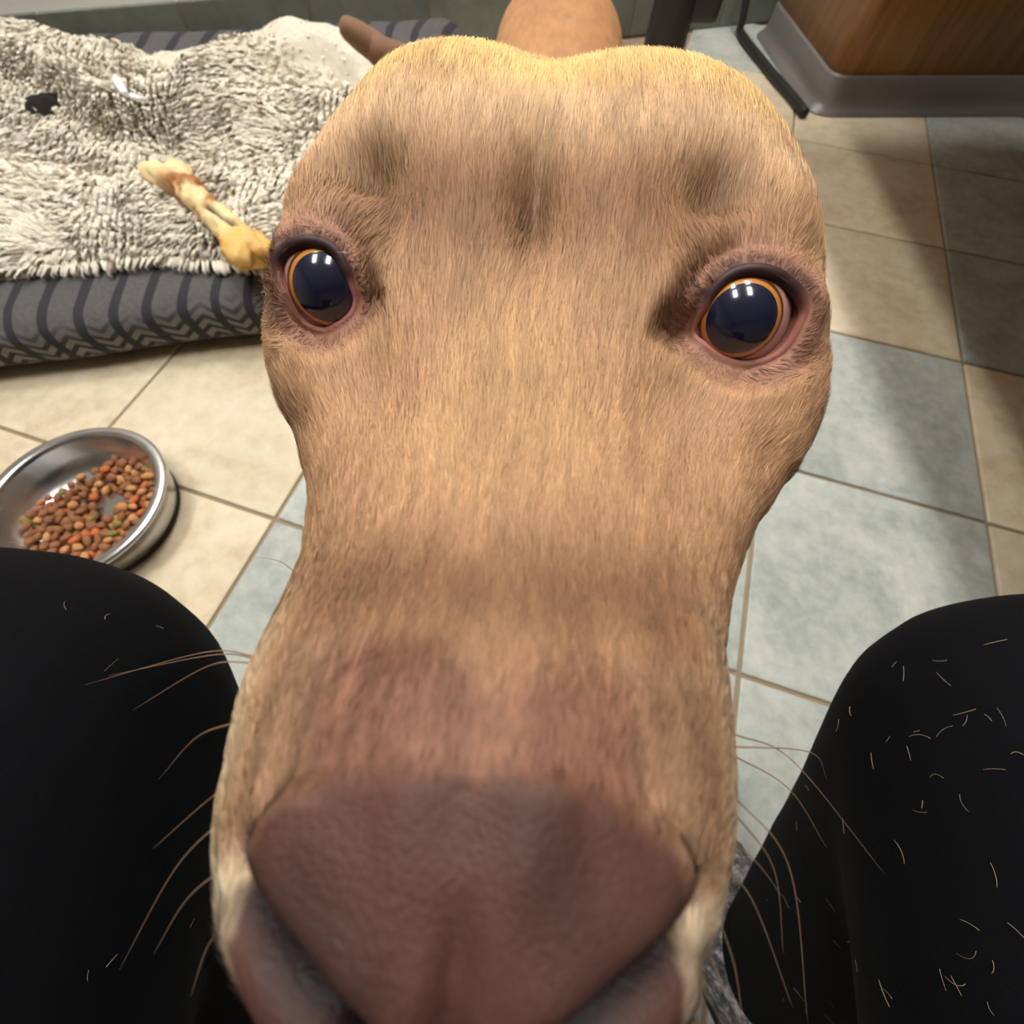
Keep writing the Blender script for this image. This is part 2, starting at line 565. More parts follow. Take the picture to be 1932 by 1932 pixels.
lg = empty('furniture_leg', (0.29, 1.30, 0))
tag(lg, 'black furniture leg with a stepped upper block behind the dog', 'furniture leg')
pc = att(1257, 70, 1.05); pk = att(1310, 36, 1.03)
px_, py_ = pc[0], pc[1]
lg.location = (px_, py_, 0)
v, q = lathe_arrays([(0.0, 0.0), (0.05, 0.0), (0.053, 0.004), (0.052, 0.05), (0.048, 0.19), (0.047, 0.225), (0.040, 0.243), (0.022, 0.25), (0.0, 0.25)], 48)
obj('foot', np_mesh('foot', v + np.array([px_, py_, 0]), q), M['black'], lg)
me = bevel_box('upper_block', (pk[0] - 0.048, pk[1] - 0.035, pk[2]), (pk[0] + 0.048, pk[1] + 0.045, 0.60), 0.012, 3)
obj('upper_block', me, M['black'], lg)

# unseen low block on legs, added right of view to shade the floor
tb = empty('shade_bench', (1.0, 0.45, 0))
tag(tb, 'unseen low wooden blocker on black legs, added to shade the floor right of the dog', 'shade_bench')
me = bevel_box('shade_top', (0.56, -0.60, 0.415), (1.35, 1.36, 0.45), 0.006, 2); obj('shade_top', me, M['wood'], tb)
for sx_, sy_ in ((0.95, -0.5), (1.31, -0.5), (0.97, 0.25), (1.31, 1.28)):
    me = bevel_box('leg', (sx_ - 0.025, sy_ - 0.025, 0), (sx_ + 0.025, sy_ + 0.025, 0.416), 0.003, 1); obj('leg', me, M['black'], tb)

# ------------------------------------------------------------------ dog bed
BA = math.radians(13.9)
BU = np.array([math.cos(BA), math.sin(BA)]); BV = np.array([-math.sin(BA), math.cos(BA)])
B0 = np.array([-0.878, 0.485]) - 0.035 * np.array([-math.sin(BA), math.cos(BA)])
BED_D, BED_T = 0.950, 0.105


def bed_section(n=72):
    """closed q,z loop, starting at the bottom front, going up the front, over the top and down the back"""
    a = np.linspace(-0.5 * np.pi, 1.5 * np.pi, n, endpoint=False)
    # start at bottom middle, run to the front
    ca, sa = np.cos(a), np.sin(a)
    e = 0.34
    q = BED_D / 2 - BED_D / 2 * np.sign(ca) * np.abs(ca) ** (e * 0.55)
    z = BED_T / 2 + BED_T / 2 * np.sign(sa) * np.abs(sa) ** 0.62
    return q, z


def bed_points():
    q0, z0 = bed_section()
    # resample by arc length
    Q = np.append(q0, q0[0]); Z = np.append(z0, z0[0])
    s = np.concatenate([[0], np.cumsum(np.hypot(np.diff(Q), np.diff(Z)))])
    ss = np.linspace(0, s[-1], 241)
    q = np.interp(ss, s, Q)[:-1]; z = np.interp(ss, s, Z)[:-1]
    p = np.concatenate([-0.37 + 0.06 * (1 - np.cos(np.linspace(0, np.pi / 2, 8))), np.linspace(-0.30, 0.56, 120), 0.57 + 0.06 * np.sin(np.linspace(0.05, np.pi / 2, 8))])
    P, Sidx = np.meshgrid(p, np.arange(240), indexing='ij')
    end = np.minimum(1, np.sqrt(np.clip(1 - np.clip((P - 0.57) / 0.0601, 0, 1) ** 2, 0.0, 1)))
    end = np.minimum(end, np.sqrt(np.clip(1 - np.clip((-0.31 - P) / 0.0601, 0, 1) ** 2, 0, 1)))
    k = 0.06 + 0.94 * end
    qq = BED_D / 2 + (q[Sidx] - BED_D / 2) * (0.9 + 0.1 * k)
    zz = z[Sidx]
    zz = BED_T / 2 + (zz - BED_T / 2) * k
    pts = np.stack([P, qq, zz], -1).reshape(-1, 3)
    w = fbm(pts * np.array([5, 5, 9.0]), 3, 3)
    pts[:, 2] += np.where(pts[:, 2] > 0.03, 1, 0.15) * w * 0.012
    pts[:, 2] *= 1 + 0.26 * sstep(0.55, 0.92, pts[:, 1] / BED_D)
    pts[:, 2] = np.maximum(pts[:, 2], 0.001)
    wq = fbm(pts[:, [0, 0, 2]] * np.array([3.2, 0, 6.0]) + 9, 5, 2)
    pts[:, 1] += wq * 0.014
    pts[:, 0] += np.clip((pts[:, 0] + 0.2) / 0.8, 0, 1) * 0.33 * (pts[:, 1] / BED_D)
    sarc = ss[:-1]
    vcoord = sarc[Sidx].ravel() - np.interp(0.0, [0, 1], [0, 0])
    return pts, P.shape, vcoord, P.ravel(), sarc


pts, shp, vco, pco, sarc = bed_points()
XY = B0 + pts[:, :1] * BU + pts[:, 1:2] * BV
V = np.column_stack([XY, pts[:, 2]])
fq = grid_faces(shp[0], shp[1], True)[:, ::-1]
me = np_mesh('mattress', V, fq)
# v measured up from the floor on the front side
imin = np.argmin(np.abs(pts[:shp[1], 1] - pts[:shp[1], 1].min()))
front_start = None
uvl = me.uv_layers.new(name='UVMap')
li = np.empty(len(me.loops), np.int32); me.loops.foreach_get('vertex_index', li)
half_len = sarc[-1] / 2
q_s, z_s = bed_section()
z_loop = pts[shp[1] * 60:shp[1] * 61, 2]
v_bottom = sarc[int(np.argmax(z_loop > 0.012))]
uvs = np.column_stack([pco[li], vco[li] - v_bottom])
# avoid a smeared wrap quad on the underside: harmless, faces the floor
uvl.data.foreach_set('uv', uvs.astype(np.float32).ravel())
bed = empty('dog_bed', (*(B0 + BU * 0.1 + BV * 0.45), 0))
tag(bed, 'dark grey cushion dog bed with chevron columns on the floor under the fluffy blanket', 'dog bed')
obj('mattress', me, M['bed'], bed)


# ------------------------------------------------------------------ fluffy blanket
fpx = [(-200, 560), (-60, 528), (0, 521), (100, 507), (200, 500), (250, 493), (320, 490), (400, 497), (470, 503), (540, 512), (640, 525)]
bpx = [(-200, 165), (-60, 140), (20, 125), (60, 112), (100, 106), (150, 105), (200, 113), (240, 128), (280, 121), (340, 106), (420, 88), (490, 75), (580, 69), (650, 75), (700, 98), (735, 128), (770, 160)]


def outline(px, zf, n):
    u = np.array([p[0] for p in px], float)
    W = np.array([onz(a, b, zf(a)) for a, b in px])
    return spline(W, n)


NB_I, NB_J = 190, 120
fr_ = outline(fpx, lambda u: 0.108, NB_I)
bk_ = outline(bpx, lambda u: 0.148 + 0.04 * float(sstep(330, 560, u)), NB_I)
tj = np.linspace(0, 1, NB_J)
BX = fr_[:, None, :] * (1 - tj)[None, :, None] + bk_[:, None, :] * tj[None, :, None]
P2 = BX.reshape(-1, 3)
zb = P2[:, 2].copy()
n1 = fbm(np.column_stack([P2[:, 0] * 5.5 + 3 * P2[:, 1], P2[:, 1] * 11, P2[:, 0] * 0]), 11, 3)
n2 = fbm(np.column_stack([P2[:, 0] * 14, P2[:, 1] * 18, P2[:, 0] * 0]), 23, 2)
T = np.tile(tj, NB_I)
II = np.repeat(np.linspace(0, 1, NB_I), NB_J)
inner = sstep(0, 0.10, T) * sstep(1.0, 0.93, T)
fold = np.exp(-((T - 0.70 - 0.10 * np.sin(II * 9)) / 0.05) ** 2) * 0.022
fold2 = np.exp(-((T - 0.45 - 0.08 * np.sin(II * 7 + 1.5)) / 0.06) ** 2) * 0.012
zz = zb + 0.008 + inner * (0.024 + 0.036 * n1 + 0.014 * n2 + fold - fold2)
# dimple under the dark patch that paints a shaded hole
hole = onz(88, 205, 0.135)
dh = np.hypot((P2[:, 0] - hole[0]) / 0.055, (P2[:, 1] - hole[1]) / 0.035)
zz -= 0.008 * np.exp(-dh ** 2)
edge = (T < 0.001)
zz = np.maximum(zz, 0.112)
zz = np.where(T < 0.02, 0.112, zz)
BV3 = np.column_stack([P2[:, 0], P2[:, 1], zz])
G3 = BV3.reshape(NB_I, NB_J, 3)
# turned-down hem rows at the back and the front
down_b = G3[:, -1, :].copy(); down_b[:, 1] += 0.03; down_b[:, 2] = 0.104
down_b2 = G3[:, -1, :].copy(); down_b2[:, 1] += 0.02; down_b2[:, 2] = 0.5 * (G3[:, -1, 2] + 0.104) + 0.008
down_f = G3[:, 0, :].copy(); down_f[:, 1] -= 0.006; down_f[:, 2] = 0.100
G4 = np.concatenate([down_f[:, None], G3, down_b2[:, None], down_b[:, None]], 1)
nJ = G4.shape[1]
bverts = G4.reshape(-1, 3)
under = bverts.copy(); under[:, 2] = np.maximum(under[:, 2] - 0.01, 0.099)
k = len(bverts)
fq = grid_faces(NB_I, nJ)
allv = np.concatenate([bverts, under])
me = np_mesh('cloth', allv, [fq[:, ::-1], fq + k])
tfull = np.tile(np.concatenate([[0], tj, [1, 1]]), NB_I); ifull = np.repeat(np.linspace(0, 1, NB_I), nJ)
cb = np.array(lin(214, 204, 184)); cs = np.array(lin(216, 208, 192))
smooth_m = sstep(0.62, 0.78, tfull + 0.12 * (ifull - 0.6)) * sstep(0.46, 0.54, ifull)
ccol = cb * (1 - smooth_m[:, None]) + cs * smooth_m[:, None]
attr_color(me, np.concatenate([ccol, ccol]))
bl = empty('blanket', (float(P2[:, 0].mean()), float(P2[:, 1].mean()), 0.1))
tag(bl, 'fluffy taupe faux-fur blanket rumpled over the dog bed', 'blanket')
obj('cloth', me, M['blanket'], bl)
NRM = np.cross(np.gradient(G3, axis=0), np.gradient(G3, axis=1)); NRM /= np.linalg.norm(NRM, axis=2)[..., None] + 1e-12
if NRM[..., 2].mean() < 0: NRM = -NRM


def blanket_z(x, y):
    d = (G3[..., 0] - x) ** 2 + (G3[..., 1] - y) ** 2
    i = np.unravel_index(np.argmin(d), d.shape)
    return G3[i][2]


def blanket_pile(n):
    fi = rng.random(n) * (NB_I - 1.001); fj = rng.random(n) * (NB_J - 1.001)
    i, j = fi.astype(int), fj.astype(int)
    a, b = (fi - i)[:, None], (fj - j)[:, None]
    root = G3[i, j] * (1 - a) * (1 - b) + G3[i + 1, j] * a * (1 - b) + G3[i, j + 1] * (1 - a) * b + G3[i + 1, j + 1] * a * b
    nr = NRM[i, j]
    t = fj / (NB_J - 1); ii = fi / (NB_I - 1)
    sm = sstep(0.62, 0.78, t + 0.12 * (ii - 0.6) + 0.03 * rng.normal(size=n)) * sstep(0.46, 0.54, ii)
    keep = rng.random(n) > sm * 0.985
    hd = np.hypot((root[:, 0] - hole[0]) / 0.05, (root[:, 1] - hole[1] + .012) / 0.032)
    keep &= hd > 0.0
    root, nr, t, ii, sm = root[keep], nr[keep], t[keep], ii[keep], sm[keep]
    n = len(root)
    # clumps: pull tips towards cell centres
    ang = 2.4 * fbm(root * np.array([9, 9, 0]), 41, 2) - 1.9
    flow = np.stack([np.cos(ang) * 0.8, np.sin(ang) * 0.8 - 0.25, np.zeros(n)], -1)
    cell = 0.013
    ci = np.floor(root[:, :2] / cell)
    hx = vnoise(np.column_stack([ci * 7.31, np.zeros(n)]) + 0.5, 77); hy = vnoise(np.column_stack([ci * 5.77, np.ones(n)]) + 0.5, 78)
    centre = (ci + 0.5) * cell + np.column_stack([hx, hy]) * 0.004
    L = 0.0185 * (0.75 + 0.5 * rng.random(n)) * (1 - 0.75 * sm)
    front = sstep(0.06, 0.0, t)
    L = L * (1 + 0.35 * front)
    lift = (0.45 + 0.35 * hx)[:, None]
    dirv = nr * lift + flow * 0.9 + np.column_stack([0.35 * hx, 0.35 * hy, np.zeros(n)])
    dirv[:, 1] -= 0.5 * front; dirv[:, 2] -= 0.35 * front
    dirv /= np.linalg.norm(dirv, axis=1)[:, None]
    tip = root + dirv * L[:, None]
    pull = np.column_stack([centre, tip[:, 2]]) + dirv * np.array([1, 1, 0]) * L[:, None]
    tip = tip * 0.45 + pull * 0.55
    mid = root * 0.5 + tip * 0.5 + nr * (L * 0.22)[:, None]
    side = np.cross(dirv, nr) + 0.3 * rng.normal(size=(n, 3)); side /= np.linalg.norm(side, axis=1)[:, None]
    w = (0.0013 + 0.0010 * rng.random(n))[:, None]
    tip2 = tip - nr * (L * 0.25)[:, None]
    Vs = np.stack([root - side * w, root + side * w, mid - side * w * 0.95, mid + side * w * 0.95, tip - side * w * 0.6, tip + side * w * 0.6, tip2], 1).reshape(-1, 3)
    Vs[:, 2] = np.maximum(Vs[:, 2], 0.09)
    o = np.arange(n)[:, None] * 7
    Q = np.concatenate([o + np.array([0, 1, 3, 2]), o + np.array([2, 3, 5, 4])]); T3 = o + np.array([4, 5, 6])
    me = np_mesh('pile', Vs, [Q, T3])
    base = np.array(lin(244, 237, 222)); alt = np.array(lin(228, 219, 202))
    f = np.clip(0.5 + 0.5 * hx + 0.25 * rng.normal(size=n), 0, 1)[:, None]
    c = base * f + alt * (1 - f)
    c = np.repeat(c, 7, 0)
    attr_color(me, c)
    return me


o = obj('pile', blanket_pile(100000), M['pile'], bl); tag(o, kind='stuff')

# dark patch standing in for the shade inside a fold hole
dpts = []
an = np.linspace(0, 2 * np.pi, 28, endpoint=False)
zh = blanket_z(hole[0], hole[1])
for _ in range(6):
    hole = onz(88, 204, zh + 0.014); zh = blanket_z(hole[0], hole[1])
rings = []
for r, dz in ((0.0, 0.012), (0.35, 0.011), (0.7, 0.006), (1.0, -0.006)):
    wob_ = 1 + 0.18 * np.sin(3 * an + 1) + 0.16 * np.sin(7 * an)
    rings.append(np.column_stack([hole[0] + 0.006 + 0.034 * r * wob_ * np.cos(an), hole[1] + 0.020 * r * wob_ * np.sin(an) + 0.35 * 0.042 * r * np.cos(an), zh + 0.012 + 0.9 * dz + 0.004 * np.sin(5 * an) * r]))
o = obj('hole_patch', np_mesh('hole_patch', np.concatenate(rings), grid_faces(4, 28, True)), M['holedark'])
tag(o, 'small dark patch standing for the shaded hole in a fold of the fluffy blanket', 'scrap')

# white scraps on the blanket
M['white'] = plain('white_scrap', (240, 240, 240), 0.4, var=0.03)


def strip(name, px, w, label):
    P = []
    for u, v in px:
        p = onz(u, v, 0.15); z = blanket_z(p[0], p[1]) + 0.036
        P.append(onz(u, v, z))
    P = spline(P, 14)
    tn = np.gradient(P, axis=0); tn /= np.linalg.norm(tn, axis=1)[:, None]
    sd = np.cross(tn, [0, 0, 1.0]); sd /= np.linalg.norm(sd, axis=1)[:, None]
    ww = (w * np.sqrt(np.clip(1 - (np.linspace(-1, 1, 14)) ** 4, 0.15, 1)))[:, None]
    up_ = np.array([0, 0, 1.0])
    ring = np.stack([P - sd * ww, P - sd * ww * 0.6 + up_ * 0.004, P + sd * ww * 0.6 + up_ * 0.004, P + sd * ww, P + sd * ww * 0.6 - up_ * 0.002, P - sd * ww * 0.6 - up_ * 0.002], 1)
    k = ring.shape[1]
    Vv = ring.reshape(-1, 3)
    me = np_mesh(name, Vv, [grid_faces(14, k, True)])
    bm = bmesh.new(); bm.from_mesh(me); bm.verts.ensure_lookup_table()
    bm.faces.new([bm.verts[i] for i in range(k)][::-1]); bm.faces.new([bm.verts[13 * k + i] for i in range(k)])
    bm.to_mesh(me); bm.free()
    return tag(obj(name, me, M['white']), label, 'scrap')


strip('white_scrap', [(219, 147), (226, 161), (238, 180)], 0.0075, 'larger upright white scrap lying on the fluffy blanket')
strip('white_scrap', [(247, 183), (262, 186), (279, 191)], 0.0065, 'smaller slanted white scrap at the foot of the larger one on the blanket')


# ------------------------------------------------------------------ chew bone
def make_bone():
    zl = 0.158
    A = onz(312, 322, zl); B = onz(478, 487, zl)
    A[2] = blanket_z(A[0], A[1]) + 0.036; B[2] = blanket_z(B[0], B[1]) + 0.034
    A = onz(310, 325, A[2]); B = onz(478, 485, B[2])
    ax = B - A; L = np.linalg.norm(ax); ax /= L
    sd = np.cross(ax, [0, 0, 1.0]); sd /= np.linalg.norm(sd); up_ = np.cross(sd, ax)
    ns, na = 90, 48
    s = np.linspace(0, 1, ns); an = np.linspace(0, 2 * np.pi, na, endpoint=False)
    S, Aa = np.meshgrid(s, an, indexing='ij')
    prof = np.interp(s, [0, 0.02, 0.06, 0.14, 0.25, 0.45, 0.62, 0.74, 0.84, 0.92, 0.97, 1.0], [0.008, 0.0165, 0.0195, 0.0190, 0.0170, 0.0158, 0.0160, 0.0175, 0.0205, 0.0225, 0.020, 0.010])
    # two condyles at each end
    lob = 1 + np.cos(2 * (Aa - 0.3)) * (0.36 * sstep(0.22, 0.03, S) + 0.22 * sstep(0.74, 0.93, S))
    R = 1.28 * prof[:, None] * lob
    ext = (0.020 * sstep(0.10, 0.0, S) * np.abs(np.cos(Aa - 0.3)) ** 1.5)        # prongs at the far end
    ext2 = (0.018 * sstep(0.9, 1.0, S) * np.abs(np.cos(Aa - 0.3)) ** 1.5)
    bow = 0.010 * np.sin(np.pi * S)
    P = A + ax * ((S * L) - ext + ext2)[..., None] + sd * (R * np.cos(Aa) - bow * 0.6)[..., None] + up_ * (R * np.sin(Aa) + bow * 0.2)[..., None]
    Pf = P.reshape(-1, 3)
    nz = fbm(Pf * 70, 61, 3)
    cen = (A + ax * (S * L)[..., None]).reshape(-1, 3)
    Pf = Pf + (Pf - cen) * (nz * 0.34)[:, None]
    # crack along the shaft
    Sx, Ax = S.ravel(), Aa.ravel()
    crack = np.exp(-((Ax - (1.55 + 2.6 * (Sx - 0.65))) / 0.30) ** 2) * sstep(0.50, 0.56, Sx) * sstep(0.86, 0.78, Sx)
    Pf = Pf - (Pf - cen) * (0.45 * crack)[:, None]
    k = len(Pf)
    Vv = np.concatenate([Pf, [A + ax * 0.016], [B - ax * 0.006]])
    j = np.arange(na)
    t0 = np.stack([np.full(na, k), j, (j + 1) % na], -1); e = (ns - 1) * na
    t1 = np.stack([np.full(na, k + 1), e + (j + 1) % na, e + j], -1)
    me = np_mesh('bone', Vv, [grid_faces(ns, na, True)[:, ::-1], np.concatenate([t0, t1])])
    ivory = np.array(lin(250, 226, 172)); gold = np.array(lin(226, 180, 98)); rust = np.array(lin(160, 96, 50)); dark = np.array(lin(60, 36, 34))
    m = fbm(Pf * 42 + 5, 71, 3)
    goldm = np.clip(sstep(0.70, 0.9, Sx) * 0.85 + sstep(0.0, 0.35, m) * 0.35, 0, 1)
    rustm = np.clip(np.exp(-((Sx - 0.27) / 0.13) ** 2) * sstep(-0.35, 0.05, m + 0.1) + 0.8 * sstep(0.22, 0.45, m), 0, 0.95)
    c = ivory * (1 - goldm[:, None]) + gold * goldm[:, None]
    c = c * (1 - rustm[:, None]) + rust * rustm[:, None]
    dk = np.clip(crack + sstep(0.05, 0.0, Sx) * sstep(0.5, 0.1, np.abs(np.cos(Ax - 0.3))), 0, 1)
    c = c * (1 - dk[:, None]) + dark * dk[:, None]
    attr_color(me, np.concatenate([c, [dark], [gold]]))
    return me


o = obj('chew_bone', make_bone(), M['bone'])
tag(o, 'chewed ivory and rust-brown bone lying across the fluffy blanket', 'bone')

# ------------------------------------------------------------------ steel bowl with kibble
BC = np.array([-0.583, 0.226]); BR = 0.117; BZ = 0.058
prof = [(0.0, 0.010), (0.060, 0.010), (0.075, 0.012), (0.086, 0.019), (0.0945, 0.034), (0.101, BZ - 0.006), (0.1025, BZ - 0.0015), (0.1045, BZ + 0.0002), (0.1095, BZ + 0.0008), (0.1145, BZ + 0.0002), (0.1168, BZ - 0.0018), (0.1172, BZ - 0.004),
        (0.1155, BZ - 0.005), (0.113, BZ - 0.006), (0.107, 0.030), (0.100, 0.010), (0.0985, 0.007), (0.096, 0.007), (0.094, 0.009), (0.0, 0.009)]
prof = [(r * BR / 0.117, z) for r, z in prof]
v, q = lathe_arrays(prof, 128)
bowl = empty('dog_bowl', (BC[0], BC[1], 0))
tag(bowl, 'round stainless steel dog bowl of kibble on the beige tiles', 'bowl')
obj('shell', np_mesh('shell', v + np.array([BC[0], BC[1], 0]), q[:, ::-1]), M['steel'], bowl)
v, q = lathe_arrays([(0.092, 0.0005), (0.099, 0.0005), (0.1003, 0.004), (0.099, 0.0085), (0.092, 0.0085), (0.092, 0.0005)], 128)
obj('rubber_ring', np_mesh('rubber_ring', v * np.array([BR / 0.117, BR / 0.117, 1]) + np.array([BC[0], BC[1], 0]), q), M['rubber'], bowl)


def kib_mesh(kind):
    bm = bmesh.new(); bmesh.ops.create_icosphere(bm, subdivisions=2, radius=0.0058)
    for vtx in bm.verts:
        x, y, z = vtx.co
        if kind == 0: vtx.co = (x * 1.05, y, z * 0.72)
        elif kind == 1: vtx.co = (x * 1.35, y * 0.8, z * 0.75)
        else:
            a = math.atan2(y, x); f = 1 + 0.18 * math.cos(3 * a)
            vtx.co = (x * f, y * f, z * 0.7)
        vtx.co *= 1 + 0.07 * math.sin(900 * x + 5) * math.cos(700 * y + z * 500)
    me = bpy.data.meshes.new('kibble'); bm.to_mesh(me); bm.free()
    for p in me.polygons: p.use_smooth = True
    return me


KC = {'brown': ((142, 92, 58), 'rounded brown kibble piece in the steel bowl'), 'tan': ((194, 140, 88), 'tan kibble piece in the steel bowl'),
      'orange': ((188, 102, 54), 'orange kibble piece in the steel bowl'), 'green': ((134, 122, 62), 'olive green kibble piece in the steel bowl')}
kmesh = {}
for cn, (rgb, lab) in KC.items():
    mm = plain('kibble_' + cn, rgb, 0.75, var=0.3, scale=300, bump=0.4)
    for kd in range(3):
        me = kib_mesh(kd); me.materials.append(mm); kmesh[cn, kd] = me
gap = onz(208, 950, 0.014)[:2]; gap2 = onz(178, 900, 0.014)[:2]
placed = []
tries = 0
heap = onz(150, 1000, 0.02)[:2]
while len(placed) < 250 and tries < 60000:
    tries += 1
    a, rr = rng.random() * 2 * np.pi, 0.084 * math.sqrt(rng.random())
    p = BC + rr * np.array([math.cos(a), math.sin(a)])
    dg = (p - gap); da = math.atan2(dg[1], dg[0])
    if np.hypot(*dg) < 0.019 + 0.006 * math.sin(3 * da): continue
    if np.hypot(*(p - gap2)) < 0.009: continue
    if (p - heap) @ np.array([-0.75, 0.65]) > 0.075: continue
    lvl = 0.016 if len(placed) < 130 else 0.0235
    if lvl > 0.02 and (rr > 0.080 or np.hypot(*dg) < 0.03): continue
    if rr > 0.074: lvl += (rr - 0.074) * 0.7
    P3 = np.array([p[0], p[1], lvl])
    if any(np.linalg.norm(P3 - q3) < 0.0098 for q3 in placed): continue
    placed.append(P3)
    cn = rng.choice(['brown', 'tan', 'orange', 'green'], p=[0.54, 0.25, 0.15, 0.06])
    o = obj('kibble', kmesh[cn, int(rng.integers(3))])
    o.location = P3; o.rotation_euler = (rng.normal() * 0.4, rng.normal() * 0.4, rng.random() * 6.28)
    sc = 0.9 + 0.3 * rng.random(); o.scale = (sc, sc, sc)
    tag(o, KC[cn][1], 'kibble', cn + ' kibble in the bowl')

# ------------------------------------------------------------------ dog: surface of head, neck and trunk as one loft
AL = math.atan(0.049)
LX = np.array([math.cos(AL), -math.sin(AL), 0]); LY = np.array([math.sin(AL), math.cos(AL), 0])
DO = np.array([-0.002, 0.0, H])              # local frame: a = lateral, b = back from the camera foot, z = height relative to the lens


def to_world(L): return DO + L[..., :1] * LX + L[..., 1:2] * LY + L[..., 2:3] * np.array([0, 0, 1.0])


def pchip(x, y, xi):
    x = np.asarray(x, float); y = np.asarray(y, float)
    h = np.diff(x); d = np.diff(y) / h
    m = np.zeros_like(y)
    for i in range(1, len(x) - 1):
        if d[i - 1] * d[i] > 0:
            w1, w2 = 2 * h[i] + h[i - 1], h[i] + 2 * h[i - 1]
            m[i] = (w1 + w2) / (w1 / d[i - 1] + w2 / d[i])
    m[0], m[-1] = d[0], d[-1]
    i = np.clip(np.searchsorted(x, xi) - 1, 0, len(h) - 1)
    t = (xi - x[i]) / h[i]; hh = h[i]
    return (2 * t**3 - 3 * t**2 + 1) * y[i] + (t**3 - 2 * t**2 + t) * hh * m[i] + (-2 * t**3 + 3 * t**2) * y[i + 1] + (t**3 - t**2) * hh * m[i + 1]


#      b       ztop    w      zw     zbot   ptop pbot
ST = [(-.0285, -.0640, .0005, -.066, -.068, .90, .9),
      (-.0282, -.0570, .0100, -.066, -.080, .95, .9),
      (-.0272, -.0515, .0165, -.067, -.091, .98, .85),
      (-.0245, -.0475, .0222, -.069, -.098, 1.02, .8),
      (-.0190, -.0450, .0275, -.071, -.103, 1.05, .75),
      (-.0110, -.0440, .0318, -.073, -.107, 1.05, .75),
      (-.0020, -.0450, .0345, -.075, -.111, 1.02, .75),
      (.0080, -.0490, .0360, -.077, -.114, .96, .75),
      (.0200, -.0545, .0370, -.078, -.117, .88, .75),
      (.0340, -.0580, .0395, -.080, -.121, .80, .75),
      (.0460, -.0592, .0455, -.082, -.124, .80, .75),
      (.0580, -.0585, .0545, -.084, -.127, .78, .75),
      (.0700, -.0560, .0630, -.085, -.129, .76, .75),
      (.0850, -.0525, .0690, -.084, -.131, .74, .75),
      (.1000, -.0490, .0708, -.082, -.133, .72, .75),
      (.1180, -.0465, .0700, -.079, -.135, .70, .75),
      (.1360, -.0465, .0675, -.076, -.139, .70, .8),
      (.1540, -.0495, .0640, -.077, -.146, .72, .85),
      (.1700, -.0560, .0600, -.085, -.155, .76, .9),
      (.1860, -.0670, .0570, -.098, -.168, .80, .95),
      (.2050, -.0830, .0560, -.115, -.190, .9, 1),
      (.2400, -.1060, .0600, -.150, -.240, 1, 1),
      (.2900, -.1320, .0720, -.195, -.310, 1, 1),
      (.3600, -.1700, .0860, -.240, -.370, 1, 1),
      (.4400, -.2000, .0940, -.270, -.395, 1, 1),
      (.5400, -.2080, .0960, -.275, -.375, 1, 1),
      (.6600, -.2100, .0900, -.275, -.345, 1, 1),
      (.7600, -.2070, .0900, -.280, -.335, 1, 1),
      (.8500, -.2060, .0900, -.280, -.345, 1, 1),
      (.9100, -.2200, .0780, -.280, -.345, .95, 1),
      (.9450, -.2480, .0480, -.290, -.335, 1, 1),
      (.9580, -.2850, .0050, -.292, -.298, 1, 1)]
ST = np.array(ST)
HEAD_BACK = 0.20
WB = np.array([-.0285, -.02, -.01, 0, .01, .02, .03, .04, .05, .06, .07, .08, .09, .10, .11, .12, .13, .14, .155, .17, .2, .3])
WL = np.array([1.294, 1.166, 1.083, 1.041, 0.994, 0.97, 0.99, 1.022, 1.032, 0.996, 0.948, 0.914, 0.889, 0.87, 0.87, 0.863, 0.825, 0.807, 0.848, 0.898, 0.949, 1.0])
WR = np.array([1.127, 1.093, 1.05, 1.0, 1.003, 1.07, 1.149, 1.213, 1.218, 1.153, 1.069, 1.009, 0.988, 1.0, 1.011, 1.012, 1.008, 0.991, 0.98, 0.985, 0.992, 1.0])
NI_H, NI_B, NJ = 430, 110, 640


def head_loft():
    x = np.linspace(0, 1, NI_H)
    bh = ST[0, 0] + (HEAD_BACK - ST[0, 0]) * (0.25 * x ** 2.2 + 0.75 * x ** 1.12)
    bb = np.linspace(HEAD_BACK, ST[-1, 0], NI_B + 1)[1:]
    b = np.concatenate([bh, bb])
    zt, w, zw, zb, pt, pb = [pchip(ST[:, 0], ST[:, k], b)[:, None] for k in range(1, 7)]
    fl, fr = np.interp(b, WB, WL)[:, None], np.interp(b, WB, WR)[:, None]
    ph = np.linspace(0, 2 * np.pi, NJ, endpoint=False)[None, :]
    s, c = np.sin(ph), np.cos(ph)
    p = np.where(c >= 0, pt, pb)
    w = w * np.where(s >= 0, fr, fl)
    a = w * np.sign(s) * np.abs(s) ** p
    z = np.where(c >= 0, zw + (zt - zw) * np.abs(c) ** p, zw - (zw - zb) * np.abs(c) ** p)
    G = np.stack([a, np.repeat(b[:, None], NJ, 1), z], -1)
    return G


def grid_normals(G):
    du = np.gradient(G, axis=0)
    dv = np.roll(G, -1, 1) - np.roll(G, 1, 1)
    n = np.cross(dv, du); n /= np.linalg.norm(n, axis=2)[..., None] + 1e-12
    return n


def resample_rows(G, k):
    """even out the point spacing around the first k rings (the superellipse bunches points)"""
    out = G.copy()
    nj = G.shape[1]
    for i in range(k):
        R = np.concatenate([G[i], G[i][:1]])
        s = np.concatenate([[0], np.cumsum(np.linalg.norm(np.diff(R, axis=0), axis=1))])
        # more points on the upper side
        t = np.linspace(0, 1, nj, endpoint=False)
        t = t - 0.055 * np.sin(4 * np.pi * t) * 0 + 0.0
        q = t * s[-1]
        for d in range(3): out[i, :, d] = np.interp(q, s, R[:, d])
    return out


def gz(x, m, s): return np.exp(-((x - m) / s) ** 2)


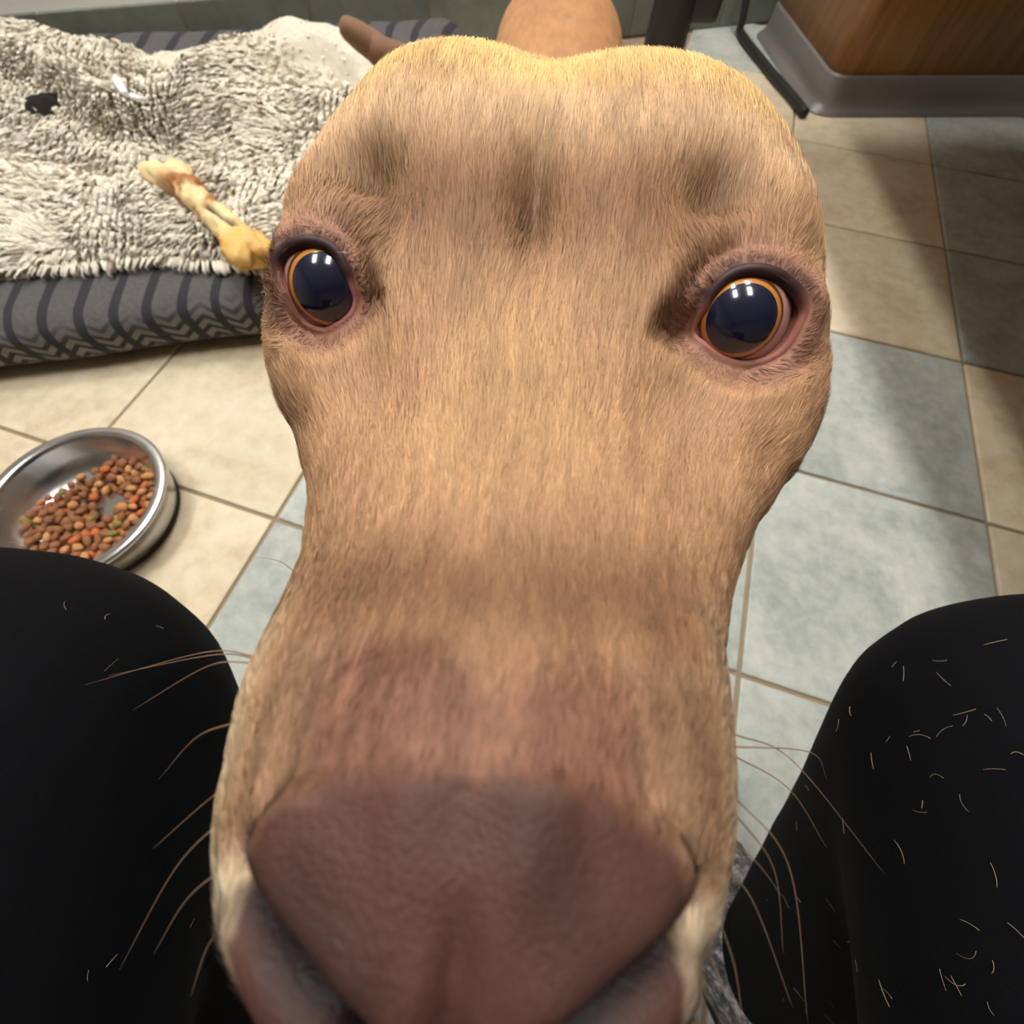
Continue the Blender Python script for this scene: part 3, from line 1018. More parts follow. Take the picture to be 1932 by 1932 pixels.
def seg_dist(P, A, B):
    A = np.asarray(A); B = np.asarray(B); ab = B - A
    t = np.clip(((P - A) @ ab) / (ab @ ab), 0, 1)
    return np.linalg.norm(P - A - t[..., None] * ab, axis=-1)


def poly_dist(P, pts):
    d = seg_dist(P, pts[0], pts[1])
    for i in range(1, len(pts) - 1): d = np.minimum(d, seg_dist(P, pts[i], pts[i + 1]))
    return d


def smooth_head(G, it):
    for _ in range(it):
        K = G.copy()
        K[1:-1] = 0.5 * G[1:-1] + 0.125 * (G[:-2] + G[2:] + np.roll(G, 1, 1)[1:-1] + np.roll(G, -1, 1)[1:-1])
        G = K
    return G


def sculpt(G):
    N = grid_normals(G)
    a, b, z = G[..., 0], G[..., 1], G[..., 2]
    s = np.abs(a)
    top = sstep(-.11, -.075, z)
    d = np.zeros_like(a)
    # skull: sagittal furrow, temporal domes
    d += -.0030 * gz(a, 0, .013) * sstep(.112, .150, b) * sstep(.205, .18, b) * top
    d += .0022 * gz(s, .036, .018) * gz(b, .135, .035) * top
    # forehead furrow between the brows, down to the stop
    d += -.0052 * gz(a, -.0005, .0040) * gz(b, .0935, .0135) * top
    d += -.0026 * gz(a, 0, .012) * gz(b, .092, .022) * top
    # brow pads and the hollow behind them
    d += .0030 * gz(s, .044, .009) * gz(b, .0885, .0065) * top
    d += .0026 * gz(s, .052, .008) * gz(b, .101, .010) * top
    d += -.0042 * gz(s, .0360, .0068) * gz(b, .0972, .0062) * top
    d += -.0010 * gz(s, .028, .012) * gz(b, .094, .008) * top
    d += .0016 * gz(s, .016, .009) * gz(b, .093, .014) * top
    # bridge of the muzzle, hollow in front of the eye
    d += .0012 * gz(a, 0, .010) * gz(b, .045, .025) * top
    d += -.0034 * gz(s, .030, .0075) * gz(b, .050, .013) * top
    d += -.0016 * gz(s, .0225, .006) * gz(b, .046, .010) * top
    d += .0016 * gz(s, .0305, .0055) * gz(b, .0720, .0075) * top
    # cheek bone under / behind the eye, crease below it
    d += .0022 * gz(s, .066, .010) * gz(b, .078, .016) * gz(z, -.078, .016)
    d += -.0016 * poly_w(G, [(.044, .046, -.070), (.050, .052, -.078)], .005)
    d += 0
    # flews
    d += .0020 * gz(b, -.002, .016) * gz(z, -.085, .014) * sstep(.02, .03, s)
    # whisker pad rise beside the nose
    d += .0014 * gz(s, .0265, .006) * gz(b, .004, .010) * top
    G = G + N * d[..., None]
    # nose leather: raised rounded pad
    a, b, z = G[..., 0], G[..., 1], G[..., 2]
    m = nose_mask(G)
    N = grid_normals(G)
    G = G + N * (.0011 * m)[..., None]
    nm = sstep(.3, .9, m)
    # wings either side of the mid groove, nostril slits
    d = .0016 * gz(np.abs(a), .0105, .006) * gz(b, -.022, .007) * nm
    d += .0012 * gz(np.abs(a), .0185, .0045) * gz(b, -.012, .006) * nm
    d += -.0016 * gz(a, 0, .0016) * sstep(-.012, -.020, b) * nm
    d += -.0010 * gz(a, -.001, .0035) * gz(b, -.008, .006) * nm
    # soft irregular dimples of the leather
    d += .0007 * fbm((G * np.array([190, 120, 190.0])).reshape(-1, 3), 91, 2).reshape(a.shape) * nm
    A2 = np.stack([a, b, 0 * a], -1)
    for sgn in (-1, 1):
        path = NOSTRIL * np.array([sgn, 1, 1])
        dist = poly_dist(A2, path)
        depth = np.interp(b, [-.029, -.025, -.022, -.018, -.015, -.012], [.0060, .0090, .0098, .0070, .0030, .0004])
        d += -depth * np.exp(-(dist / .0017) ** 2) * sstep(-.078, -.070, z)
        d += .0005 * np.exp(-((dist - .0042) / .0018) ** 2) * sstep(-.078, -.070, z) * sstep(.012, .016, np.abs(a)) * sstep(-.013, -.017, b)
    G = G + N * d[..., None]
    return G


NOSTRIL = np.array([(.0060, -.0262, 0), (.0085, -.0238, 0), (.0128, -.0210, 0), (.0175, -.0182, 0), (.0212, -.0150, 0)])


def poly_w(G, pts, r):
    w = 0
    for sgn in (-1, 1):
        P = np.array(pts) * np.array([sgn, 1, 1])
        w = w + np.exp(-(poly_dist(G, P) / r) ** 2)
    return w


def nose_mask(G):
    a, b, z = G[..., 0], G[..., 1], G[..., 2]
    wob = fbm((G * 420).reshape(-1, 3), 5, 2).reshape(a.shape)
    b0 = -.0050 - .0055 * (a / .021) ** 2 - .0012 * gz(a, -.001, .004) + .0008 * wob
    lim = np.interp(b, [-.028, -.021, -.015, -.008], [.0195, .0218, .0208, .0190]) + .0012 * wob
    m = sstep(.0022, -.0022, b - b0) * sstep(.0020, -.0020, np.abs(a) - lim) * sstep(-.084, -.079, z)
    m = m * (1 - sstep(-.0600, -.0675, z) * sstep(.0140, .0185, np.abs(a)))
    return m


# ---- eyes: lid margin outlines (millimetres in the plane facing the lens, right and down), pupil centre, depth
def eye_frame(u, v, t, div):
    P = att(u, v, t)
    n = (CAM - P) / np.linalg.norm(CAM - P)
    ex = RT - n * (RT @ n); ex /= np.linalg.norm(ex)
    ey = np.cross(ex, n); ey = ey if ey @ DN > 0 else -ey
    g = n + ex * div[0] + ey * div[1]; g /= np.linalg.norm(g)
    return P, n, ex, ey, g


ER = 0.0116
EYES = []
for (u, v, t, div, zs, outl) in (
        (1401, 603, .0838, (.20, .02), 5.68, [(-590, 170), (-420, -125), (-240, -385), (-100, -480), (100, -515), (300, -475), (480, -365), (600, -250), (660, -110), (590, 95), (450, 335), (250, 465), (50, 505), (-150, 470), (-320, 385), (-430, 290), (-540, 220)]),
        (613, 544, .0868, (-.20, .02), 6.44, [(350, 0), (250, -230), (150, -410), (10, -510), (-150, -545), (-330, -520), (-470, -445), (-570, -330), (-540, -150), (-480, 40), (-410, 230), (-310, 400), (-170, 510), (0, 550), (150, 480), (290, 380), (385, 250), (400, 120)])):
    P, n, ex, ey, g = eye_frame(u, v, t, div)
    C_ = P - g * ER
    off = []
    for x, y in outl:
        o3 = (x / zs * RT + y / zs * DN) * t / F
        off.append((o3 @ ex, o3 @ ey))
    EYES.append(dict(P=P, n=n, ex=ex, ey=ey, g=g, C=C_, off=np.array(off)))


def eye_radius(e, psi):
    an = np.arctan2(e['off'][:, 1], e['off'][:, 0]); r = np.hypot(e['off'][:, 0], e['off'][:, 1])
    i = np.argsort(an); an, r = an[i], r[i]
    an = np.concatenate([an[-3:] - 2 * np.pi, an, an[:3] + 2 * np.pi]); r = np.concatenate([r[-3:], r, r[:3]])
    # smooth interpolation
    xs = np.linspace(-np.pi - .3, np.pi + .3, 400)
    ys = np.interp(xs, an, r); kk = np.hanning(23); kk /= kk.sum(); ys = np.convolve(np.pad(ys, 11, 'edge'), kk, 'valid')
    return np.interp(psi, xs, ys)


def lid_height(e, x, y, r):
    """height along n above the eyeball centre of a sphere of radius r, extended flat-ish outside it"""
    shift = (e['g'] - e['n'] * (e['g'] @ e['n'])) * ER
    sx, sy = shift @ e['ex'], shift @ e['ey']
    d = np.hypot(x + sx, y + sy)
    lim = 0.88 * r
    h = np.sqrt(np.maximum(r * r - np.minimum(d, lim) ** 2, 0))
    return h - np.maximum(d - lim, 0) * 0.55


def fit_lids(Wd):
    """press the world-space head surface round the eyeballs"""
    shp = Wd.shape
    P = Wd.reshape(-1, 3).copy()
    ring = np.full(len(P), 9.0); upper = np.zeros(len(P))
    for k, e in enumerate(EYES):
        rel = P - e['P']
        near = np.linalg.norm(rel, axis=1) < .034
        R_ = rel[near]
        x, y, zz = R_ @ e['ex'], R_ @ e['ey'], R_ @ e['n']
        psi = np.arctan2(y, x); r = np.hypot(x, y)
        q = r / eye_radius(e, psi)
        base = (e['C'] - e['P']) @ e['n']
        h = base + lid_height(e, x, y, ER + .0013)
        qc = np.minimum(q, 1)
        hin = base + lid_height(e, x * (1 / np.maximum(q, .2)), y * (1 / np.maximum(q, .2)), ER + .0013) - (1 - qc) * .018
        puff = .0014 * gz(q, 1.28, .16)
        tgt = np.where(q < 1, hin, h + puff)
        w = sstep(1.85, 1.06, q)
        front = sstep(-.035, -.025, zz)
        new = zz * (1 - w * front) + tgt * w * front
        P[np.where(near)[0]] += (new - zz)[:, None] * e['n']
        ring[near] = np.minimum(ring[near], q); upper[near] = np.maximum(upper[near], sstep(.1, -.6, np.sin(psi)))
    return P.reshape(shp), ring.reshape(shp[:-1]), upper.reshape(shp[:-1])


def build_head():
    G = head_loft()
    G = resample_rows(G, NI_H)
    G = sculpt(G)
    G[:NI_H] = smooth_head(G[:NI_H], 3)
    Wd = to_world(G)
    Wd[:NI_H], ring_h, up_h = fit_lids(Wd[:NI_H])
    ring = np.full(G.shape[:2], 9.0); ring[:NI_H] = ring_h
    upr = np.zeros(G.shape[:2]); upr[:NI_H] = up_h
    return G, Wd, ring, upr


def mixc(c, rgb, w):
    return c * (1 - w[..., None]) + np.array(lin(*rgb)) * w[..., None]


def coat_colour(L, ring):
    """coat and leather colours over the dog with some shade painted in, in its own frame"""
    a, b, z = L[..., 0], L[..., 1], L[..., 2]
    s = np.abs(a)
    sh = a.shape
    nz = fbm((L * np.array([260, 90, 260.0])).reshape(-1, 3), 201, 3).reshape(sh)
    n2 = fbm((L * np.array([70, 45, 70.0])).reshape(-1, 3), 211, 2).reshape(sh)
    n3 = fbm((L * np.array([120, 60, 120.0])).reshape(-1, 3), 221, 2).reshape(sh)
    c = np.ones(sh + (3,)) * np.array(lin(198, 153, 115))
    c = mixc(c, (246, 200, 130), sstep(.108, .138, b + .006 * n2))                       # golden crown
    c = mixc(c, (236, 194, 150), .8 * gz(b, .112, .012))
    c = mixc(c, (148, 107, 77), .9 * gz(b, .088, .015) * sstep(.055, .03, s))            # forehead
    c = mixc(c, (122, 90, 60), .8 * gz(s, .0360, .008) * gz(b, .0965, .007))  # brow hollows: darker coat with wrinkle shading painted in
    c = mixc(c, (126, 98, 72), .75 * gz(a, -.001, .0045) * gz(b, .0925, .014))  # mid furrow: coat tone plus painted crease shade
    c = mixc(c, (214, 172, 124), .6 * gz(a, 0, .012) * gz(b, .050, .020))                  # bridge
    c = mixc(c, (232, 202, 164), .8 * sstep(.024, .031, s + .002 * n2) * sstep(.022, -.002, b))          # flews
    c = mixc(c, (132, 96, 72), .85 * gz(b, .0115 + .005 * n2, .0090) * sstep(.038, .020, s))
    c = mixc(c, (158, 124, 98), .8 * sstep(.008, .002, b) * sstep(.011, .016, s) * sstep(.029, .023, s))   # dark band above the nose
    c = mixc(c, (118, 80, 66), .9 * sstep(.007, .001, b + .003 * n2) * sstep(.0205, .0125, s + .004 * n2))           # thin-haired skin behind the leather
    c = mixc(c, (240, 216, 182), .95 * sstep(.0165, .0195, s) * sstep(-.015, -.019, b))
    c = mixc(c, (184, 134, 116), .85 * sstep(1.9, 1.15, ring))                             # pink skin round the eyes
    c = mixc(c, (110, 74, 62), .5 * sstep(1.16, 1.0, ring))
    c = mixc(c, (74, 50, 44), .85 * sstep(1.34, 1.12, ring) * UPR)  # upper lids: dark skin and lash shade painted together
    c = mixc(c, (176, 128, 88), sstep(.19, .28, b))                                        # trunk
    c = c * (.98 * (1 + .17 * nz + .15 * n2 + .10 * n3))[..., None]
    stk = fbm((L * np.array([700, 110, 500.0])).reshape(-1, 3), 231, 2).reshape(sh)
    c = c * (1 + .38 * stk * sstep(.010, .0, b) * sstep(.032, .022, s))[..., None]
    m = nose_mask(L) if L.ndim == 3 else np.zeros(sh)
    nosec = np.ones(sh + (3,)) * np.array(lin(80, 53, 45))  # liver brown, deepened to carry the shade falling on the nose
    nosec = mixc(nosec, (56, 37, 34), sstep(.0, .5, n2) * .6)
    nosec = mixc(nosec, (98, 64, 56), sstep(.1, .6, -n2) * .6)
    slit = 0
    for sgn in (-1, 1):
        slit = slit + np.exp(-(poly_dist(np.stack([a, b, 0 * a], -1), NOSTRIL * np.array([sgn, 1, 1])) / .0024) ** 2) * sstep(-.0675, -.0600, z)
    nosec = mixc(nosec, (20, 11, 14), np.clip(slit * 1.25, 0, .97))
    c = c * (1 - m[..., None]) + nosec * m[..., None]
    return np.clip(c, .004, 1)


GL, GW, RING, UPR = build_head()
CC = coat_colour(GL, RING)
NOSE = nose_mask(GL)
NI = GL.shape[0]

dog = empty('dog', (0.02, 0.55, 0.0))
tag(dog, 'tan short-haired dog with a liver-brown nose looking up into the lens', 'dog')

# trunk, legs, tail and ears join the same mesh
body = [(GW.reshape(-1, 3), grid_faces(NI, NJ, True)[:, ::-1], np.zeros((0, 3), int))]
k0 = len(body[0][0])
tips = np.array([GW[0].mean(0) + np.array([0, -.00005, 0]), GW[-1].mean(0)])
j = np.arange(NJ)
t0 = np.stack([np.full(NJ, k0), j, (j + 1) % NJ], -1); e0 = (NI - 1) * NJ
t1 = np.stack([np.full(NJ, k0 + 1), e0 + (j + 1) % NJ, e0 + j], -1)
body[0] = (np.concatenate([body[0][0], tips]), body[0][1], np.concatenate([t0, t1]))
cols = [np.concatenate([CC.reshape(-1, 3), CC[0, :1], CC[-1, :1]])]


def limb(pts, rad, n=20, m=40, rgb=(178, 130, 90)):
    P = spline(np.array(pts, float), m)
    R = np.interp(np.linspace(0, 1, m), np.linspace(0, 1, len(rad)), rad)
    v, q, t = tube_arrays(to_world(P), R, n)
    body.append((v, q, t))
    nz = fbm(v * 60, 5, 2)
    cols.append(np.array(lin(*rgb))[None] * (1 + .12 * nz)[:, None])


FL = -H
for sg in (-1, 1):
    limb([(.055 * sg, .36, -.24), (.070 * sg, .385, -.32), (.070 * sg, .40, -.385), (.066 * sg, .385, -.45), (.066 * sg, .375, FL + .06), (.066 * sg, .365, FL + .032), (.066 * sg, .335, FL + .020), (.066 * sg, .312, FL + .014)], [.052, .048, .034, .027, .022, .024, .023, .013])
    limb([(.050 * sg, .83, -.27), (.074 * sg, .80, -.33), (.078 * sg, .765, -.385), (.074 * sg, .83, -.435), (.070 * sg, .885, -.475), (.070 * sg, .875, FL + .05), (.070 * sg, .86, FL + .028), (.070 * sg, .83, FL + .020), (.070 * sg, .808, FL + .014)], [.034, .048, .044, .030, .020, .019, .022, .022, .012])
tl = [to_world(np.array([.0, .925, -.245]))] + [np.array(p) for p in ((-.02, .955, H - .31), (-.10, .945, H - .345))] + [att(745, 112, .640), att(700, 84, .625), att(668, 62, .612), att(640, 44, .602)]
v, q, t = tube_arrays(spline(np.array(tl), 50), np.interp(np.linspace(0, 1, 50), [0, .3, .6, .8, .93, .98, 1], [.026, .023, .0185, .016, .013, .009, .003]), 18)
body.append((v, q, t)); cols.append(np.array(lin(132, 98, 74))[None] * (1 + .12 * fbm(v * 60, 5, 2))[:, None])
for sg in (-1, 1):                            # ears laid flat against the neck
    sp = spline([(.046 * sg, .160, -.084), (.056 * sg, .185, -.100), (.066 * sg, .215, -.130), (.068 * sg, .240, -.165)], 20)
    v, q, t = tube_arrays(to_world(sp), np.interp(np.linspace(0, 1, 20), [0, .3, .7, 1], [.020, .026, .020, .004]), 20)
    cen = np.repeat(to_world(sp), 20, 0); vv = v[:400]
    v[:400] = cen + (vv - cen) * np.array([.28, 1, 1])
    body.append((v, q, t)); cols.append(np.array(lin(190, 140, 92))[None] * np.ones((len(v), 1)))
bv, bq, bt = join_arrays(body)
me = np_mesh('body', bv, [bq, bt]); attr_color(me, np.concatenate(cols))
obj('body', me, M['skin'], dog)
# leather gets its own slot with a moist shine
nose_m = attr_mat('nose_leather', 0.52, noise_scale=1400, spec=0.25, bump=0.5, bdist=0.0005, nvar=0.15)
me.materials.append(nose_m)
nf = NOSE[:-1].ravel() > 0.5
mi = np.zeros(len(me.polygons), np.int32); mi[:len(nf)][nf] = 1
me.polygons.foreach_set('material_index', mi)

# ---- short coat: tapered hairs laid along the head
GN = grid_normals(GW)
GT = np.gradient(GW, axis=0); GT /= np.linalg.norm(GT, axis=2)[..., None] + 1e-12


def coat(n):
    area = np.linalg.norm(np.cross(np.diff(GW[:NI_H], axis=0)[:, :], (np.roll(GW, -1, 1) - GW)[:NI_H - 1]), axis=2)
    zc, bc = GL[:NI_H - 1, :, 2], GL[:NI_H - 1, :, 1]
    w = area * sstep(-.115, -.095, zc) * (1 - NOSE[:NI_H - 1]) * (RING[:NI_H - 1] > 1.12) * (bc > -.0275)
    sp_ = sstep(.006, .0, bc) * sstep(-.014, -.009, bc) * sstep(.0205, .0135, np.abs(GL[:NI_H - 1, :, 0]))
    w *= np.interp(bc, [-.02, .02, .05, .2], [2.2, 1.7, 1.2, .9]) * (1 - .8 * sp_)
    p = np.cumsum(w.ravel()); idx = np.searchsorted(p, rng.random(n) * p[-1])
    i, jj = idx // NJ, idx % NJ
    a_, b_ = rng.random((n, 1)), rng.random((n, 1)); j2 = (jj + 1) % NJ

    def smp(X): return X[i, jj] * (1 - a_) * (1 - b_) + X[i + 1, jj] * a_ * (1 - b_) + X[i, j2] * (1 - a_) * b_ + X[i + 1, j2] * a_ * b_
    root, nr, tg, L = smp(GW), smp(GN), smp(GT), smp(GL)
    nr /= np.linalg.norm(nr, axis=1)[:, None]
    ring = RING[i, jj]; col = CC[i, jj]
    b = L[:, 1]
    # the coat sweeps back, and outwards round the eyes
    flow = tg.copy()
    for e in EYES:
        rel = root - e['C']; dd = np.linalg.norm(rel, axis=1)
        out = rel / dd[:, None]
        wgt = (np.exp(-((dd - .012) / .010) ** 2) * .8)[:, None]
        flow = flow * (1 - wgt) + out * wgt
    swirl = fbm(root * np.array([55, 55, 55.0]), 301, 2)
    side0 = np.cross(nr, flow)
    flow = flow + side0 * (.22 * swirl)[:, None] + .10 * rng.normal(size=(n, 3))
    flow -= nr * np.sum(flow * nr, 1)[:, None]; flow /= np.linalg.norm(flow, axis=1)[:, None]
    Lh = np.interp(b, [-.03, -.01, .004, .02, .05, .1, .2], [.0022, .0015, .0017, .0030, .0042, .0052, .0060]) * (.7 + .6 * rng.random(n))
    Lh *= np.interp(ring, [1.0, 1.25, 1.9], [.28, .45, 1.0])
    lift = (.20 + .16 * rng.random(n))[:, None]
    mid = root + flow * (Lh * .5)[:, None] + nr * (Lh[:, None] * lift * .5)
    tip = root + flow * Lh[:, None] + nr * (Lh[:, None] * lift * .62)
    sd = np.cross(nr, flow) + .5 * nr * rng.normal(size=(n, 1)); sd /= np.linalg.norm(sd, axis=1)[:, None]
    w_ = (np.interp(b, [-.02, .05, .2], [.00004, .00006, .000085]) * (.7 + .6 * rng.random(n)))[:, None]
    Vs = np.stack([root - sd * w_, root + sd * w_, mid - sd * w_ * .9, mid + sd * w_ * .9, tip], 1).reshape(-1, 3)
    o = np.arange(n)[:, None] * 5
    me = np_mesh('fur', Vs, [o + np.array([0, 1, 3, 2]), o + np.array([2, 3, 4])])
    clump = fbm(np.column_stack([L[:, 0] * 900, L[:, 1] * 120, L[:, 2] * 300]), 311, 2)
    f = 1.0 + .20 * clump + .14 * rng.normal(size=n)
    c = np.clip(col * np.clip(f, .45, 1.7)[:, None], .003, 1)
    cr, ct = c * .82, np.clip(c * 1.12, 0, 1)
    C5 = np.stack([cr, cr, c, c, ct], 1).reshape(-1, 3)
    attr_color(me, C5)
    nn = nr + .22 * sd * rng.normal(size=(n, 1)) + .10 * flow; nn /= np.linalg.norm(nn, axis=1)[:, None]
    attr_vec(me, np.repeat(nn, 5, 0))
    return me


o = obj('fur', coat(380000), M['fur'], dog); tag(o, kind='stuff')


# ---- eyes
def cap_mesh(name, e, r, a0, a1, n=64, m=14):
    g = e['g']; x = np.cross(g, [0, 0, 1.0]); x /= np.linalg.norm(x); y = np.cross(g, x)
    an = np.linspace(0, 2 * np.pi, n, endpoint=False); al = np.linspace(a0, a1, m)
    V = np.concatenate([e['C'] + r(a) * (math.cos(a) * g + math.sin(a) * (np.cos(an)[:, None] * x + np.sin(an)[:, None] * y)) for a in al])
    return np_mesh(name, V, grid_faces(m, n, True))


for e, lab in zip(EYES, ('right', 'left')):
    # cornea bulges slightly beyond the eyeball
    def rr(a): return ER + .00075 * max(0.0, 1 - (a / .78) ** 2) ** 1.0
    eye = obj('eye', cap_mesh('eye', e, lambda a: ER - .00006, .70, math.pi - .02, 72, 40), M['sclera'], dog)
    a = obj('limbus', cap_mesh('limbus', e, rr, .655, .735, 72, 8), M['limbus']); a.parent = eye
    for nm, a0, a1, mt in (('iris', .575, .662, M['iris']), ('pupil', .0005, .582, M['pupil'])):
        a = obj(nm, cap_mesh(nm, e, rr, a0, a1, 72, 16), mt)
        a.parent = eye
    # lid margin: a smooth tube round the opening
    psi = np.linspace(-np.pi, np.pi, 121)[:-1]
    R_ = eye_radius(e, psi) * 1.02
    x, y = R_ * np.cos(psi), R_ * np.sin(psi)
    base = (e['C'] - e['P']) @ e['n']
    h = base + lid_height(e, x, y, ER + .0006)
    P = e['P'] + x[:, None] * e['ex'] + y[:, None] * e['ey'] + h[:, None] * e['n']
    tn = np.roll(P, -1, 0) - np.roll(P, 1, 0); tn /= np.linalg.norm(tn, axis=1)[:, None]
    s1 = np.cross(tn, e['n']); s1 /= np.linalg.norm(s1, axis=1)[:, None]
    an = np.linspace(0, 2 * np.pi, 12, endpoint=False)
    upper = sstep(.1, -.6, np.sin(psi))
    rad = .0009 + .0004 * upper
    Vt = (P[:, None, :] + rad[:, None, None] * (np.cos(an)[None, :, None] * s1[:, None, :] + np.sin(an)[None, :, None] * e['n'])).reshape(-1, 3)
    ii = np.arange(120)[:, None]; jj = np.arange(12)[None, :]
    q = np.stack([ii * 12 + jj, ii * 12 + (jj + 1) % 12, ((ii + 1) % 120) * 12 + (jj + 1) % 12, ((ii + 1) % 120) * 12 + jj], -1).reshape(-1, 4)
    me = np_mesh('eyelid', Vt, q)
    up12 = np.repeat(upper, 12)
    cl = np.ones((len(Vt), 3)) * np.array(lin(176, 116, 108))
    cl = mixc(cl, (58, 36, 36), up12)
    attr_color(me, cl)
    obj('eyelid', me, M['lid'], dog)

# ---- whiskers
WH = [  # root px, middle px, tip px, depth root -> tip
    ((478, 1243), (400, 1236), (205, 1275), .060, .085), ((474, 1238), (380, 1232), (160, 1292), .060, .090), ((470, 1252), (390, 1258), (250, 1340), .058, .080),
    ((440, 1366), (370, 1392), (300, 1470), .055, .075), ((432, 1480), (380, 1520), (290, 1600), .053, .07), ((425, 1545), (330, 1640), (225, 1830), .052, .07),
    ((420, 1640), (350, 1700), (290, 1800), .050, .066), ((425, 1740), (390, 1790), (360, 1880), .048, .06), ((560, 1085), (530, 1060), (480, 1050), .066, .085),
    ((1398, 1392), (1500, 1440), (1670, 1650), .062, .085), ((1394, 1432), (1490, 1490), (1560, 1600), .061, .08), ((1393, 1515), (1490, 1640), (1524, 1930), .058, .072),
    ((1388, 1540), (1460, 1640), (1478, 1800), .057, .072), ((1385, 1590), (1430, 1630), (1475, 1690), .056, .07), ((1360, 1640), (1420, 1700), (1495, 1900), .054, .068),
    ((1350, 1725), (1385, 1820), (1405, 1960), .050, .060), ((1335, 1800), (1370, 1870), (1410, 1960), .049, .058), ((1395, 1410), (1530, 1420), (1560, 1470), .062, .085),
    ((1310, 1905), (1320, 1930), (1330, 1960), .046, .05)]
for (r, m_, t_, d0, d1) in WH:
    A = att(*r, d0); Cc = att(*t_, d1); B = att(*m_, .5 * (d0 + d1))
    A = A + (A - B) / np.linalg.norm(A - B) * .004
    P = spline([A, B, Cc], 24)
    o = obj('whisker', tube_mesh('whisker', P, np.linspace(.00013, .00003, 24), 6), M['whisker'], dog)

# ------------------------------------------------------------------ person in black trousers, slippers
person = empty('person', (0.0, -0.45, 0.0))
tag(person, 'seated person in black trousers, one knee on either side of the dog', 'person')
LEG = [dict(A=np.array([.251, -.192, .087]), K=np.array([.207, -.021, .394]), Hp=np.array([.15, -.566, .373]), r=(.046, .066, .096)),
       dict(A=np.array([-.180, -.228, .095]), K=np.array([-.2, -.03, .382]), Hp=np.array([-.14, -.50, .39]), r=(.058, .080, .092))]
parts = []
for Lg in LEG:
    A, K, Hp, (ra, rk, rh) = Lg['A'], Lg['K'], Lg['Hp'], [x + .005 for x in Lg['r']]
    hem = A - (K - A) * .12
    for (p0, p1, r0, r1) in ((hem, K, ra * .95, rk), (K, Hp, rk, rh)):
        m = 40
        s = np.linspace(0, 1, m)
        cap = np.array([0.0, .45, .75, .92])
        ax = (p1 - p0) / np.linalg.norm(p1 - p0)
        ext0 = [p0 - ax * r0 * x for x in (1, .9, .66, .4)] if p0 is K else []
        re0 = [r0 * x for x in (.05, .44, .75, .92)] if p0 is K else []
        ext1 = [p1 + ax * r1 * x for x in (.4, .66, .9, 1)]; re1 = [r1 * x for x in (.92, .75, .44, .05)]
        P = np.array(ext0 + [p0 + (p1 - p0) * x for x in s] + ext1)
        R = np.array(re0 + list(r0 + (r1 - r0) * s) + re1)
        v, q, t = tube_arrays(P, R, 48)
        v = v + (fbm(v * np.array([9, 9, 16.0]), 401, 2) * .004)[:, None] * np.array([.6, .2, .6])
        parts.append((v, q, t))
# hips and waist
P = spline([(.0, -.50, .30), (.0, -.56, .36), (.0, -.62, .44), (.0, -.65, .54), (.0, -.66, .62)], 24)
v, q, t = tube_arrays(P, np.interp(np.linspace(0, 1, 24), [0, .2, .5, .8, 1], [.06, .12, .14, .135, .12]), 48)
v[:, 0] *= 1.45
parts.append((v, q, t))
v, q, t = join_arrays(parts)
tr = obj('trousers', np_mesh('trousers', v, [q, t]), M['trouser'], person)
md = tr.modifiers.new('remesh', 'REMESH'); md.mode = 'VOXEL'; md.voxel_size = .006; md.use_smooth_shade = True
sm = tr.modifiers.new('smooth', 'SMOOTH'); sm.iterations = 6; sm.factor = .5


